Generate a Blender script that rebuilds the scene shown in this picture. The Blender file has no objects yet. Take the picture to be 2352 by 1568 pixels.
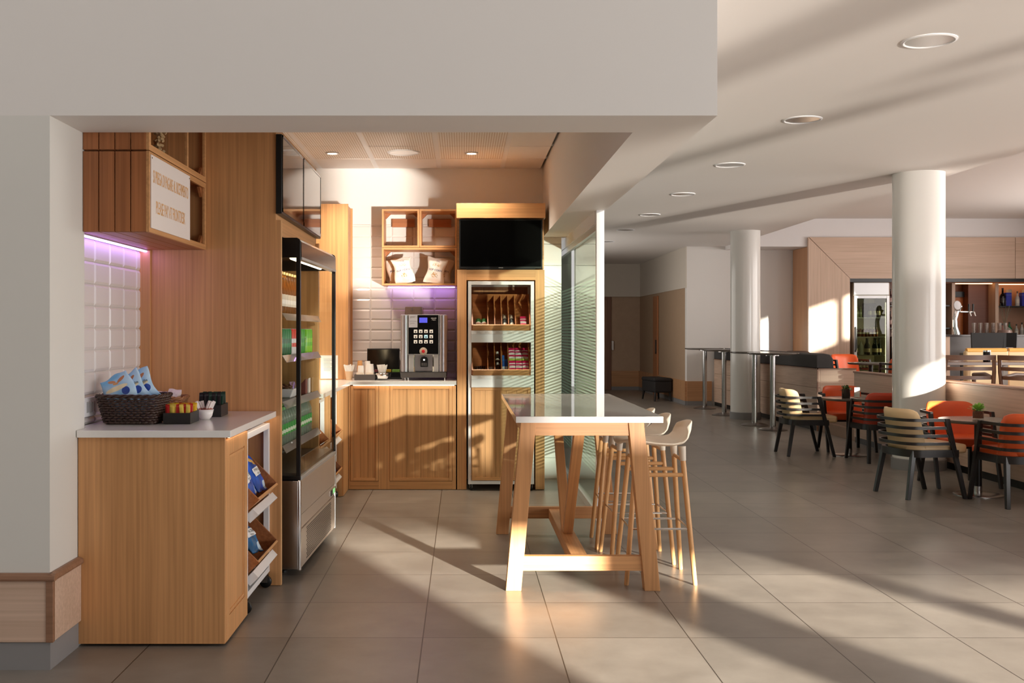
import bpy, bmesh, math, random
from mathutils import Vector, Matrix, Euler
random.seed(7)
PI = math.pi
R = math.radians
sc = bpy.context.scene
COL = sc.collection

# ------------------------------------------------------------------ camera, world, suns, exposure
H = 1.38            # eye height
F = 2369.0          # focal length in pixels of the 2352 px wide frame
VX, VY = 1062.0, 761.0
cam_d = bpy.data.cameras.new('camera')
cam = bpy.data.objects.new('camera', cam_d); COL.objects.link(cam)
cam.location = (0, 0, H); cam.rotation_euler = (R(90), 0, 0)
cam_d.sensor_width = 36.0; cam_d.lens = 36.0 * F / 2352
cam_d.shift_x = (1176 - VX) / 2352; cam_d.shift_y = (VY - 784) / 2352
cam_d.clip_end = 200
sc.camera = cam
sc.view_settings.view_transform = 'Standard'; sc.view_settings.look = 'None'
sc.view_settings.gamma = 1.0; sc.view_settings.use_curve_mapping = False
sc.view_settings.exposure = 0.22
cy = sc.cycles
cy.max_bounces = 9; cy.diffuse_bounces = 5; cy.glossy_bounces = 4
cy.transmission_bounces = 8; cy.transparent_max_bounces = 24
cy.sample_clamp_indirect = 6.0; cy.use_denoising = True
cy.caustics_reflective = False; cy.caustics_refractive = False

world = bpy.data.worlds.new('sky'); sc.world = world; world.use_nodes = True
bg = world.node_tree.nodes['Background']
bg.inputs[0].default_value = (1.0, 0.975, 0.95, 1); bg.inputs[1].default_value = 1.1

def sun(name, d, energy, color, angle):
    l = bpy.data.lights.new(name, 'SUN'); l.energy = energy; l.color = color; l.angle = R(angle)
    o = bpy.data.objects.new(name, l); COL.objects.link(o)
    o.location = (6, -14, 5)
    o.rotation_euler = Vector(d).to_track_quat('-Z', 'Y').to_euler()
    return o
KX, KZ = 0.497, 0.176
sun('low_sun', (-KX, 1, -KZ), 28.0, (1.0, 0.91, 0.77), 1.0)
sun('sun_glint_off_paving', (-0.39, 1, 0.20), 3.6, (1.0, 0.91, 0.80), 1.8)

def area(name, loc, d, sx, sy, energy, color):
    l = bpy.data.lights.new(name, 'AREA'); l.shape = 'RECTANGLE'; l.size = sx; l.size_y = sy
    l.energy = energy; l.color = color
    o = bpy.data.objects.new(name, l); COL.objects.link(o); o.location = loc
    o.rotation_euler = Vector(d).to_track_quat('-Z', 'Y').to_euler()
    return o
area('daylight_bar_windows', (10.45, 13.0, 1.9), (-1, 0, 0), 6.0, 2.2, 200, (1, 0.95, 0.91))
area('daylight_lounge_windows', (10.45, 4.0, 1.5), (-1, 0.1, 0), 9.0, 2.4, 430, (1, 0.98, 0.96))
area('front_window_boost', (6.6, -2.35, 1.1), (-0.65, 1, 0.22), 5.5, 2.4, 130, (1, 0.98, 0.96))  # fill lamp added to boost the sky light from the front
area('hall_fill', (1.25, 19.5, 1.7), (1, 0.15, 0), 6.0, 1.8, 55, (1, 0.93, 0.86))  # added fill that brightens the hall; no window is known there

# ------------------------------------------------------------------ materials
MATS = {}
def new_mat(name):
    m = bpy.data.materials.new(name); m.use_nodes = True
    MATS[name] = m
    return m, m.node_tree.nodes, m.node_tree.links, m.node_tree.nodes['Principled BSDF']
def srgb(c):
    return tuple(((x / 255) / 12.92 if x / 255 <= 0.04045 else ((x / 255 + 0.055) / 1.055) ** 2.4) for x in c) + (1,)
def M(name, c, rough=0.5, metal=0.0, var=0.06, nscale=6.0, bump=0.0, bscale=200.0, **kw):
    """plain surface with a little cloudy colour variation"""
    if name in MATS: return MATS[name]
    m, n, l, b = new_mat(name)
    col = srgb(c)
    b.inputs['Roughness'].default_value = rough; b.inputs['Metallic'].default_value = metal
    for k, v in kw.items(): b.inputs[k].default_value = v
    tc = n.new('ShaderNodeTexCoord')
    if var > 0:
        nz = n.new('ShaderNodeTexNoise'); nz.inputs['Scale'].default_value = nscale; nz.inputs['Detail'].default_value = 4
        l.new(tc.outputs['Object'], nz.inputs['Vector'])
        mx = n.new('ShaderNodeMix'); mx.data_type = 'RGBA'
        mx.inputs[6].default_value = tuple(x * (1 - var) for x in col[:3]) + (1,)
        mx.inputs[7].default_value = tuple(min(1, x * (1 + var)) for x in col[:3]) + (1,)
        l.new(nz.outputs['Fac'], mx.inputs[0]); l.new(mx.outputs[2], b.inputs['Base Color'])
    else:
        b.inputs['Base Color'].default_value = col
    if bump > 0:
        nb = n.new('ShaderNodeTexNoise'); nb.inputs['Scale'].default_value = bscale
        l.new(tc.outputs['Object'], nb.inputs['Vector'])
        bp = n.new('ShaderNodeBump'); bp.inputs['Strength'].default_value = bump; bp.inputs['Distance'].default_value = 0.002
        l.new(nb.outputs['Fac'], bp.inputs['Height']); l.new(bp.outputs['Normal'], b.inputs['Normal'])
    return m
def wood(name, c, axis='z', dark=0.72, rough=0.42, grain=70.0, broad=7.0):
    if name in MATS: return MATS[name]
    m, n, l, b = new_mat(name)
    col = srgb(c)[:3]
    tc = n.new('ShaderNodeTexCoord'); oi = n.new('ShaderNodeObjectInfo')
    ad = n.new('ShaderNodeVectorMath'); ad.operation = 'ADD'
    sc_ = n.new('ShaderNodeVectorMath'); sc_.operation = 'SCALE'; sc_.inputs['Scale'].default_value = 9.0
    cb = n.new('ShaderNodeCombineXYZ')
    for i in range(3): l.new(oi.outputs['Random'], cb.inputs[i])
    l.new(cb.outputs[0], sc_.inputs[0]); l.new(tc.outputs['Object'], ad.inputs[0]); l.new(sc_.outputs[0], ad.inputs[1])
    k = 'xyz'.index(axis)
    outs = []
    for s, a, det in ((grain, grain * 0.018, 5), (broad, broad * 0.09, 3)):
        mp = n.new('ShaderNodeMapping'); v = [s, s, s]; v[k] = a
        mp.inputs['Scale'].default_value = v
        nz = n.new('ShaderNodeTexNoise'); nz.inputs['Scale'].default_value = 1.0; nz.inputs['Detail'].default_value = det
        nz.inputs['Distortion'].default_value = 0.25
        l.new(ad.outputs[0], mp.inputs['Vector']); l.new(mp.outputs[0], nz.inputs['Vector'])
        outs.append(nz)
    mt = n.new('ShaderNodeMath'); mt.operation = 'MULTIPLY_ADD'; mt.inputs[1].default_value = 0.6
    m2 = n.new('ShaderNodeMath'); m2.operation = 'MULTIPLY'; m2.inputs[1].default_value = 0.4
    l.new(outs[0].outputs['Fac'], mt.inputs[0]); l.new(outs[1].outputs['Fac'], m2.inputs[0]); l.new(m2.outputs[0], mt.inputs[2])
    rp = n.new('ShaderNodeValToRGB')
    rp.color_ramp.elements[0].position = 0.32; rp.color_ramp.elements[1].position = 0.66
    rp.color_ramp.elements[0].color = (col[0] * dark, col[1] * dark * 0.95, col[2] * dark * 0.88, 1)
    rp.color_ramp.elements[1].color = tuple(min(1, x * 1.1) for x in col) + (1,)
    l.new(mt.outputs[0], rp.inputs[0]); l.new(rp.outputs[0], b.inputs['Base Color'])
    b.inputs['Roughness'].default_value = rough
    bp = n.new('ShaderNodeBump'); bp.inputs['Strength'].default_value = 0.12; bp.inputs['Distance'].default_value = 0.001
    l.new(mt.outputs[0], bp.inputs['Height']); l.new(bp.outputs['Normal'], b.inputs['Normal'])
    return m
def emit(name, c, strength):
    if name in MATS: return MATS[name]
    m, n, l, b = new_mat(name)
    b.inputs['Base Color'].default_value = srgb(c)
    b.inputs['Emission Color'].default_value = srgb(c); b.inputs['Emission Strength'].default_value = strength
    return m
def glass(name, tint=(255, 255, 255), ior=1.45, frost=0.0, frost_col=(230, 235, 230), rough=0.0):
    """thin pane: sun passes straight through, reflection grows at grazing angles"""
    if name in MATS: return MATS[name]
    m, n, l, b = new_mat(name)
    n.remove(b)
    out = n['Material Output']
    tr = n.new('ShaderNodeBsdfTransparent'); tr.inputs[0].default_value = srgb(tint)
    gl = n.new('ShaderNodeBsdfGlossy'); gl.inputs['Roughness'].default_value = rough
    fr = n.new('ShaderNodeFresnel'); fr.inputs[0].default_value = ior
    geo = n.new('ShaderNodeNewGeometry')
    mx = n.new('ShaderNodeMixShader')
    inv = n.new('ShaderNodeMath'); inv.operation = 'SUBTRACT'; inv.inputs[0].default_value = 1.0; l.new(geo.outputs['Backfacing'], inv.inputs[1])
    mu = n.new('ShaderNodeMath'); mu.operation = 'MULTIPLY'; l.new(fr.outputs[0], mu.inputs[0]); l.new(inv.outputs[0], mu.inputs[1])
    l.new(mu.outputs[0], mx.inputs[0]); l.new(tr.outputs[0], mx.inputs[1]); l.new(gl.outputs[0], mx.inputs[2])
    last = mx
    if frost > 0:
        df = n.new('ShaderNodeBsdfDiffuse'); df.inputs[0].default_value = srgb(frost_col)
        tl = n.new('ShaderNodeBsdfTranslucent'); tl.inputs[0].default_value = srgb(frost_col)
        md = n.new('ShaderNodeMixShader'); md.inputs[0].default_value = 0.5
        l.new(df.outputs[0], md.inputs[1]); l.new(tl.outputs[0], md.inputs[2])
        m3 = n.new('ShaderNodeMixShader'); m3.inputs[0].default_value = frost
        l.new(mx.outputs[0], m3.inputs[1]); l.new(md.outputs[0], m3.inputs[2]); last = m3
    l.new(last.outputs[0], out.inputs[0])
    return m
def bands(name, stops, axis='z', lo=0.0, hi=1.0, rough=0.3, constant=True, wob=0.0):
    """colour bands along one local axis (printed packaging); stops = [(pos, rgb)]"""
    if name in MATS: return MATS[name]
    m, n, l, b = new_mat(name)
    tc = n.new('ShaderNodeTexCoord'); sx = n.new('ShaderNodeSeparateXYZ'); mr = n.new('ShaderNodeMapRange')
    mr.inputs[1].default_value = lo; mr.inputs[2].default_value = hi
    l.new(tc.outputs['Object'], sx.inputs[0])
    src = sx.outputs['XYZ'.index(axis.upper())]
    if wob:
        nz = n.new('ShaderNodeTexNoise'); nz.inputs['Scale'].default_value = 14
        l.new(tc.outputs['Object'], nz.inputs['Vector'])
        ma = n.new('ShaderNodeMath'); ma.operation = 'MULTIPLY_ADD'; ma.inputs[1].default_value = wob
        l.new(nz.outputs['Fac'], ma.inputs[0]); l.new(src, ma.inputs[2]); src = ma.outputs[0]
    l.new(src, mr.inputs[0])
    rp = n.new('ShaderNodeValToRGB'); rp.color_ramp.interpolation = 'CONSTANT' if constant else 'LINEAR'
    while len(rp.color_ramp.elements) < len(stops): rp.color_ramp.elements.new(0.5)
    for e, (p, c) in zip(rp.color_ramp.elements, stops): e.position = p; e.color = srgb(c)
    l.new(mr.outputs[0], rp.inputs[0]); l.new(rp.outputs[0], b.inputs['Base Color'])
    b.inputs['Roughness'].default_value = rough
    return m

OAK = (212, 158, 106)
oak_z = wood('oak_upright', OAK, 'z'); oak_x = wood('oak_cross', OAK, 'x'); oak_y = wood('oak_deep', OAK, 'y')
oak_dk = wood('oak_crate_upright', (176, 112, 68), 'z', 0.6); oak_dx = wood('oak_crate_cross', (176, 112, 68), 'x', 0.6)
oak_dy = wood('oak_crate_deep', (176, 112, 68), 'y', 0.6)
ash_x = wood('pale_oak_cross', (208, 180, 160), 'x', 0.82, 0.5, 60, 5)
ash_y = wood('pale_oak_deep', (208, 180, 160), 'y', 0.82, 0.5, 60, 5)
ash_z = wood('pale_oak_upright', (208, 180, 160), 'z', 0.82, 0.5, 60, 5)
trimwood = wood('brown_moulding', (150, 112, 88), 'x', 0.7, 0.4)
walnut = wood('walnut_chair', (104, 72, 54), 'z', 0.7, 0.35)
brown_panel = wood('brown_bar_panel', (140, 88, 60), 'x', 0.8, 0.4)
white = M('white_paint', (232, 228, 224), 0.6, var=0.015, nscale=1.5, bump=0.05, bscale=120)
ceil_m = M('ceiling_paint', (234, 229, 225), 0.65, var=0.01, nscale=1.0)
grey_pier = M('pier_paint', (222, 220, 214), 0.6, var=0.02, nscale=2, bump=0.06, bscale=90)
tilew = M('white_glazed_tile', (226, 222, 220), 0.12, var=0.02, nscale=3)
grout = M('tile_grout', (206, 200, 196), 0.8)
quartz = M('white_quartz', (238, 236, 234), 0.16, var=0.02, nscale=60)
whitemetal = M('white_powder_coat', (236, 236, 238), 0.35, var=0.01)
black = M('black_plastic', (14, 14, 15), 0.35, var=0.05)
blackgloss = M('black_screen', (4, 4, 5), 0.08, var=0.0)
blackmat = M('black_matt', (24, 24, 25), 0.7)
darkwood = M('black_stained_wood', (30, 25, 24), 0.32, var=0.2, nscale=20)
steel = M('brushed_steel', (196, 194, 194), 0.24, 1.0, var=0.05, nscale=30)
chrome = M('chrome', (235, 235, 235), 0.08, 1.0, var=0.0)
silver = M('silver_plastic', (176, 176, 182), 0.3, 0.6, var=0.02)
alu = M('light_aluminium', (206, 208, 210), 0.35, 0.5, var=0.02)
greyfab = M('grey_upholstery', (66, 64, 64), 0.85, var=0.1, nscale=40, bump=0.2, bscale=500)
darkfab = M('charcoal_upholstery', (40, 36, 36), 0.8, var=0.1, nscale=30, bump=0.2, bscale=400)
beige = M('beige_leather', (234, 202, 156), 0.42, var=0.04, nscale=8)
orange = M('orange_leather', (226, 92, 38), 0.42, var=0.05, nscale=8)
cream = M('cream_shell', (224, 212, 196), 0.4, var=0.02)
greyplinth = M('grey_plinth', (140, 138, 138), 0.5)
paper = M('white_paper', (240, 238, 234), 0.7, var=0.02)
darktop = M('dark_table_top', (92, 84, 78), 0.22, var=0.06, nscale=12)
clear = glass('clear_glass', (250, 252, 250))
green_glass = glass('partition_glass', (236, 244, 236), 1.6)
frost = glass('frosted_stripe', (236, 244, 238), 1.45, 0.55, (206, 222, 210))
bottleglass = glass('bottle_glass', (226, 232, 226), 1.45)

# ------------------------------------------------------------------ mesh building
class MB:
    def __init__(s): s.v = []; s.f = []
    def add(s, vs, fs):
        b = len(s.v); s.v += [tuple(p) for p in vs]; s.f += [tuple(i + b for i in f) for f in fs]; return s
    def box(s, x0, x1, y0, y1, z0, z1):
        if x0 > x1: x0, x1 = x1, x0
        if y0 > y1: y0, y1 = y1, y0
        if z0 > z1: z0, z1 = z1, z0
        v = [(x0, y0, z0), (x1, y0, z0), (x1, y1, z0), (x0, y1, z0), (x0, y0, z1), (x1, y0, z1), (x1, y1, z1), (x0, y1, z1)]
        return s.add(v, [(0, 3, 2, 1), (4, 5, 6, 7), (0, 1, 5, 4), (1, 2, 6, 5), (2, 3, 7, 6), (3, 0, 4, 7)])
    def cbox(s, c, d):
        return s.box(c[0] - d[0] / 2, c[0] + d[0] / 2, c[1] - d[1] / 2, c[1] + d[1] / 2, c[2] - d[2] / 2, c[2] + d[2] / 2)
    def hexa(s, lo, hi):
        """two quads (bottom, top) of 4 points each"""
        return s.add(list(lo) + list(hi), [(0, 3, 2, 1), (4, 5, 6, 7), (0, 1, 5, 4), (1, 2, 6, 5), (2, 3, 7, 6), (3, 0, 4, 7)])
    def bar(s, p0, p1, w, d, side=(1, 0, 0)):
        """rectangular bar; w along `side`, d across"""
        p0, p1 = Vector(p0), Vector(p1); t = (p1 - p0).normalized()
        a = Vector(side); a = (a - t * a.dot(t)).normalized(); b = t.cross(a)
        q = lambda p: [p - a * w / 2 - b * d / 2, p + a * w / 2 - b * d / 2, p + a * w / 2 + b * d / 2, p - a * w / 2 + b * d / 2]
        return s.hexa(q(p0), q(p1))
    def tube(s, pts, r, n=10, closed=False, caps=True):
        pts = [Vector(p) for p in pts]; m = len(pts)
        rs = r if isinstance(r, (list, tuple)) else [r] * m
        up = None; rings = []
        for i in range(m):
            if closed: t = pts[(i + 1) % m] - pts[(i - 1) % m]
            else: t = pts[min(i + 1, m - 1)] - pts[max(i - 1, 0)]
            t = t.normalized() if t.length > 1e-9 else Vector((0, 0, 1))
            if up is None: up = Vector((0, 0, 1)) if abs(t.z) < 0.9 else Vector((1, 0, 0))
            a = (up - t * up.dot(t)); a = a.normalized(); up = a; b = t.cross(a)
            rings.append([pts[i] + (a * math.cos(2 * PI * k / n) + b * math.sin(2 * PI * k / n)) * rs[i] for k in range(n)])
        vs = [p for rg in rings for p in rg]; fs = []
        for i in range(m if closed else m - 1):
            j = (i + 1) % m
            for k in range(n): fs.append((i * n + k, i * n + (k + 1) % n, j * n + (k + 1) % n, j * n + k))
        if caps and not closed:
            fs.append(tuple(range(n - 1, -1, -1))); fs.append(tuple((m - 1) * n + k for k in range(n)))
        return s.add(vs, fs)
    def lathe(s, prof, c=(0, 0, 0), n=24, caps=True):
        vs = []; fs = []; m = len(prof)
        for (r, z) in prof:
            for k in range(n): vs.append((c[0] + r * math.cos(2 * PI * k / n), c[1] + r * math.sin(2 * PI * k / n), c[2] + z))
        for i in range(m - 1):
            for k in range(n): fs.append((i * n + k, i * n + (k + 1) % n, (i + 1) * n + (k + 1) % n, (i + 1) * n + k))
        if caps:
            fs.append(tuple(range(n - 1, -1, -1))); fs.append(tuple((m - 1) * n + k for k in range(n)))
        return s.add(vs, fs)
    def prism(s, poly, a, b, axis='z'):
        """polygon extruded along axis; poly coords are the other two axes in x,y,z order"""
        def P(p, t):
            return {'z': (p[0], p[1], t), 'y': (p[0], t, p[1]), 'x': (t, p[0], p[1])}[axis]
        n = len(poly)
        vs = [P(p, a) for p in poly] + [P(p, b) for p in poly]
        fs = [tuple(range(n)), tuple(range(2 * n - 1, n - 1, -1))] + [(i, (i + 1) % n, n + (i + 1) % n, n + i) for i in range(n)]
        return s.add(vs, fs)
    def grid(s, fn, nu, nv):
        vs = [fn(i / nu, j / nv) for j in range(nv + 1) for i in range(nu + 1)]
        fs = [(j * (nu + 1) + i, j * (nu + 1) + i + 1, (j + 1) * (nu + 1) + i + 1, (j + 1) * (nu + 1) + i) for j in range(nv) for i in range(nu)]
        return s.add(vs, fs)
    def ribbon(s, pts, z0, z1, t):
        """flat strip standing on edge along an XY path"""
        pts = [Vector((p[0], p[1])) for p in pts]; m = len(pts); vs = []; fs = []
        for i in range(m):
            d = pts[min(i + 1, m - 1)] - pts[max(i - 1, 0)]; d.normalize(); nrm = Vector((-d.y, d.x)) * t / 2
            a, b = pts[i] + nrm, pts[i] - nrm
            vs += [(a.x, a.y, z0), (b.x, b.y, z0), (b.x, b.y, z1), (a.x, a.y, z1)]
        for i in range(m - 1):
            for k in range(4): fs.append((i * 4 + k, i * 4 + (k + 1) % 4, i * 4 + 4 + (k + 1) % 4, i * 4 + 4 + k))
        fs += [(0, 3, 2, 1), tuple((m - 1) * 4 + k for k in range(4))]
        return s.add(vs, fs)
    def xf(s, mat):
        s.v = [tuple(mat @ Vector(p)) for p in s.v]; return s

def build(name, mb, mat, parent=None, bevel=0.0, smooth=False, loc=None, rot=None, subsurf=0, solid=0.0, kind=None):
    me = bpy.data.meshes.new(name); me.from_pydata(mb.v, [], mb.f)
    bm = bmesh.new(); bm.from_mesh(me); bmesh.ops.recalc_face_normals(bm, faces=bm.faces); bm.to_mesh(me); bm.free()
    if smooth:
        for p in me.polygons: p.use_smooth = True
        if smooth is not True: me.set_sharp_from_angle(angle=R(smooth))
    mats = mat if isinstance(mat, (list, tuple)) else [mat]
    for m_ in mats: me.materials.append(m_)
    o = bpy.data.objects.new(name, me); COL.objects.link(o)
    if parent is not None: o.parent = parent
    if loc is not None: o.location = loc
    if rot is not None: o.rotation_euler = rot
    if solid:
        md = o.modifiers.new('thickness', 'SOLIDIFY'); md.thickness = solid; md.offset = 0
    if bevel:
        md = o.modifiers.new('soft_edges', 'BEVEL'); md.width = bevel; md.segments = 2; md.limit_method = 'ANGLE'; md.angle_limit = R(40)
    if subsurf:
        md = o.modifiers.new('smooth', 'SUBSURF'); md.levels = subsurf; md.render_levels = subsurf
    if kind: o['kind'] = kind
    return o
def tag(o, label=None, cat=None, group=None, kind=None):
    if label: o['label'] = label
    if cat: o['category'] = cat
    if group: o['group'] = group
    if kind: o['kind'] = kind
    return o
def thing(name, label, cat, loc=(0, 0, 0), rotz=0.0, group=None, rot=None):
    o = bpy.data.objects.new(name, None); COL.objects.link(o)
    o.empty_display_size = 0.05
    o.location = loc; o.rotation_euler = rot if rot else (0, 0, rotz)
    return tag(o, label, cat, group)
def single(name, mb, mat, label, cat, loc=(0, 0, 0), rot=(0, 0, 0), group=None, **kw):
    return tag(build(name, mb, mat, None, loc=loc, rot=rot, **kw), label, cat, group)
def dup(o, loc=None, rot=None, label=None, group=None, parent=None, mats=None):
    c = o.copy(); COL.objects.link(c)
    if parent is not None: c.parent = parent
    if loc is not None: c.location = loc
    if rot is not None: c.rotation_euler = rot
    if label: c['label'] = label
    if group: c['group'] = group
    if mats and c.type == 'MESH':
        for a, b in mats:
            if c.data.materials and c.data.materials[0] == a:
                c.data = c.data.copy(); c.data.materials[0] = b
    for ch in list(o.children): dup(ch, parent=c, mats=mats)
    return c
def lettering(body, size, mat, parent, loc, rot, sx=1.0, ext=0.0004, name='lettering', align='CENTER'):
    cu = bpy.data.curves.new(name, 'FONT'); cu.body = body; cu.size = size; cu.extrude = ext
    cu.align_x = align; cu.align_y = 'CENTER'; cu.resolution_u = 3
    cu.materials.append(mat)
    tmp = bpy.data.objects.new(name, cu); COL.objects.link(tmp)
    me = bpy.data.meshes.new_from_object(tmp.evaluated_get(bpy.context.evaluated_depsgraph_get()))
    bpy.data.objects.remove(tmp); bpy.data.curves.remove(cu)
    if not me.materials: me.materials.append(mat)
    o = bpy.data.objects.new(name, me); COL.objects.link(o); o.parent = parent
    o.location = loc; o.rotation_euler = rot; o.scale = (sx, 1, 1)
    return o
def print_on(body, size, mat, parent, x, z, f, sx=1.0, name='lettering'):
    """lettering that follows a bag's front surface y = f(x, z)"""
    o = lettering(body, size, mat, parent, (0, 0, 0), (0, 0, 0), 1.0, 0.0, name)
    for v in o.data.vertices:
        px_, pz_ = x + v.co.x * sx, z + v.co.y
        v.co = (px_, f(px_, pz_) - 0.0044, pz_)
    return o
FACE_Y = (R(90), 0, 0)          # text that faces the viewer (-Y)
FACE_X = (R(90), 0, R(90))      # text that faces +X
def W(px, py, Y): return Vector(((px - VX) * Y / F, Y, H - (py - VY) * Y / F))
def G(px, py, z=0.0):
    Y = (H - z) * F / (py - VY); return Vector(((px - VX) * Y / F, Y, z))
# ------------------------------------------------------------------ the setting
def struct(name, mb, mat, **kw): return build(name, mb, mat, None, kind='structure', **kw)
HB = 2.262          # underside of the bulkhead
CZ = 2.97           # lounge ceiling
NZ = 2.907          # snack-corner ceiling

def floor_mat():
    m, n, l, b = new_mat('grey_floor_tiles')
    tc = n.new('ShaderNodeTexCoord')
    mp = n.new('ShaderNodeMapping'); mp.inputs['Location'].default_value = (-0.422 + 6.0, -4.657 + 6.03, 0)
    mp.inputs['Scale'].default_value = (1, 0.6 / 0.603, 1)
    l.new(tc.outputs['Object'], mp.inputs[0])
    br = n.new('ShaderNodeTexBrick'); br.offset = 0.0; br.squash = 1.0
    br.inputs['Scale'].default_value = 1.0; br.inputs['Brick Width'].default_value = 0.6; br.inputs['Row Height'].default_value = 0.6
    br.inputs['Mortar Size'].default_value = 0.0028; br.inputs['Mortar Smooth'].default_value = 0.1
    br.inputs['Color1'].default_value = srgb((130, 123, 115)); br.inputs['Color2'].default_value = srgb((142, 135, 127))
    br.inputs['Mortar'].default_value = srgb((62, 54, 48))
    l.new(mp.outputs[0], br.inputs['Vector'])
    nz = n.new('ShaderNodeTexNoise'); nz.inputs['Scale'].default_value = 3.2; nz.inputs['Detail'].default_value = 7; nz.inputs['Roughness'].default_value = 0.62
    l.new(tc.outputs['Object'], nz.inputs['Vector'])
    rp = n.new('ShaderNodeValToRGB'); rp.color_ramp.elements[0].position = 0.3; rp.color_ramp.elements[1].position = 0.7
    rp.color_ramp.elements[0].color = (0.80, 0.79, 0.78, 1); rp.color_ramp.elements[1].color = (1.12, 1.12, 1.12, 1)
    l.new(nz.outputs['Fac'], rp.inputs[0])
    mx = n.new('ShaderNodeMix'); mx.data_type = 'RGBA'; mx.blend_type = 'MULTIPLY'; mx.inputs[0].default_value = 1
    l.new(br.outputs['Color'], mx.inputs[6]); l.new(rp.outputs[0], mx.inputs[7]); l.new(mx.outputs[2], b.inputs['Base Color'])
    r2 = n.new('ShaderNodeMapRange'); r2.inputs[3].default_value = 0.285; r2.inputs[4].default_value = 0.36
    l.new(nz.outputs['Fac'], r2.inputs[0]); l.new(r2.outputs[0], b.inputs['Roughness'])
    bp = n.new('ShaderNodeBump'); bp.inputs['Strength'].default_value = 0.25; bp.inputs['Distance'].default_value = 0.002; bp.invert = True
    l.new(br.outputs['Fac'], bp.inputs['Height']); l.new(bp.outputs['Normal'], b.inputs['Normal'])
    return m
struct('floor', MB().box(-6, 10.6, 1.6, 26, -0.06, 0), floor_mat())

# unseen window front: bars and openings laid out to shape sun and bounced light
wm = MB()
wm.box(-8, 3.77, -2.6, -2.5, 0.78, 2.25); wm.box(-8, 3.50, -2.6, -2.5, -3.0, 0.78)
wm.box(6.25, 6.45, -2.6, -2.5, 1.15, 1.72); wm.box(6.6, 6.9, -2.6, -2.5, -3.0, 1.15); wm.box(9.4, 9.65, -2.6, -2.5, -3.0, 1.72)
wm.box(5.1, 6.3, -2.6, -2.5, 1.56, 1.72); wm.box(6.3, 10.6, -2.6, -2.5, 1.46, 1.72)
wm.box(4.74, 5.24, -2.6, -2.5, 1.0, 1.72); wm.box(4.40, 5.02, -2.6, -2.5, -3.0, 1.0)
wm.box(3.77, 4.95, -2.6, -2.5, 1.72, 2.44); wm.box(4.95, 10.6, -2.6, -2.5, 1.72, 2.25)
for a, b_ in ((-8, 3.77), (4.74, 4.95), (7.02, 10.1)): wm.box(a, b_, -2.6, -2.5, 2.25, 5.0)
wm.box(3.77, 4.74, -2.6, -2.5, 3.2, 5.0); wm.box(4.95, 5.95, -2.6, -2.5, 2.95, 5.0)
wm.box(10.1, 10.6, -2.6, -2.5, 3.35, 5.0); wm.box(5.95, 7.02, -2.6, -2.5, 4.3, 5.0)
struct('wall_window_sun_mask', wm, M('bronze_window_frame', (96, 86, 78), 0.6))  # dark so that this unseen wall bounces less light
for k, (a, b_, c, d_) in enumerate(((3.77, 4.74, 2.44, 3.2), (4.95, 5.95, 2.25, 2.95), (5.95, 7.02, 2.25, 4.3))):
    struct('window_%d' % (k + 1), MB().box(a, b_, -2.56, -2.55, c, d_), glass('sun_filter_pane', (158, 162, 162), 1.45))  # unseen filter panes added to dim the sun on the oak and boards
struct('window_4', MB().box(10.645, 10.655, 0.9, 6.3, 2.1, 2.9), glass('strong_sun_filter_pane', (126, 130, 130), 1.45)); struct('window_5', MB().box(10.645, 10.655, 8.8, 11.25, 2.5, 3.4), glass('clear_window_pane', (232, 234, 234), 1.45))  # first pane is an added, unseen filter dimming sun on the beige chairs
# side wall of the bar with high windows
rw = MB()
zs = [0, 2.25, 2.85, 2.62, 3.34]
def wall_x(mb, x0, x1, y0, y1, z0, z1, holes):
    """wall slab in the YZ plane with rectangular holes (y0,y1,z0,z1), holes sorted along y and apart"""
    y = y0
    for (a, b, c, d) in holes:
        mb.box(x0, x1, y, a, z0, z1); mb.box(x0, x1, a, b, z0, c); mb.box(x0, x1, a, b, d, z1); y = b
    mb.box(x0, x1, y, y1, z0, z1)
wall_x(rw, 10.6, 10.7, -2.5, 20, 0, 5.0, [(-2.3, -0.9, 2.70, 3.12), (1.0, 6.2, 2.2, 2.8), (8.9, 10.45, 2.58, 3.35), (10.6, 11.15, 2.58, 3.35)])
struct('wall_bar_side', rw, white)

# pier and wall that carry the bulkhead
pw = MB().box(-6, -1.686, 4.215, 4.60, 0, HB)
struct('wall_front', pw, grey_pier)
hb = MB()
hb.box(-6, 0.755, 4.215, 4.572, HB, 3.1)                       # front bulkhead
hb.box(0.755, 1.042, 4.215, 9.70, HB, 3.1)                     # beam that runs back
struct('ceiling_bulkhead', hb, white)
# wainscot at the pier
wn = MB()
wn.box(-6, -1.668, 4.197, 4.214, 0.115, 0.365); wn.box(-1.685, -1.668, 4.214, 4.515, 0.115, 0.365)
struct('trim_wainscot', wn, ash_x, bevel=0.002)
cp = MB()
prof = [(0, 0.365), (-0.026, 0.365), (-0.030, 0.374), (-0.026, 0.388), (-0.012, 0.395), (0, 0.395)]
cp.prism([(4.214 + a, z) for a, z in prof], -6, -1.686 + 0.03, 'x')
cp.prism([(-1.686 - a, z) for a, z in prof], 4.19, 4.515, 'y')
cp.box(-1.694, -1.664, 4.192, 4.214, 0.115, 0.365)
struct('trim_wainscot_cap', cp, trimwood, bevel=0.002)
pl = MB().box(-6, -1.680, 4.205, 4.214, 0, 0.112); pl.box(-1.685, -1.680, 4.214, 4.515, 0, 0.112)
struct('baseboard_front', pl, greyplinth)

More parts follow.
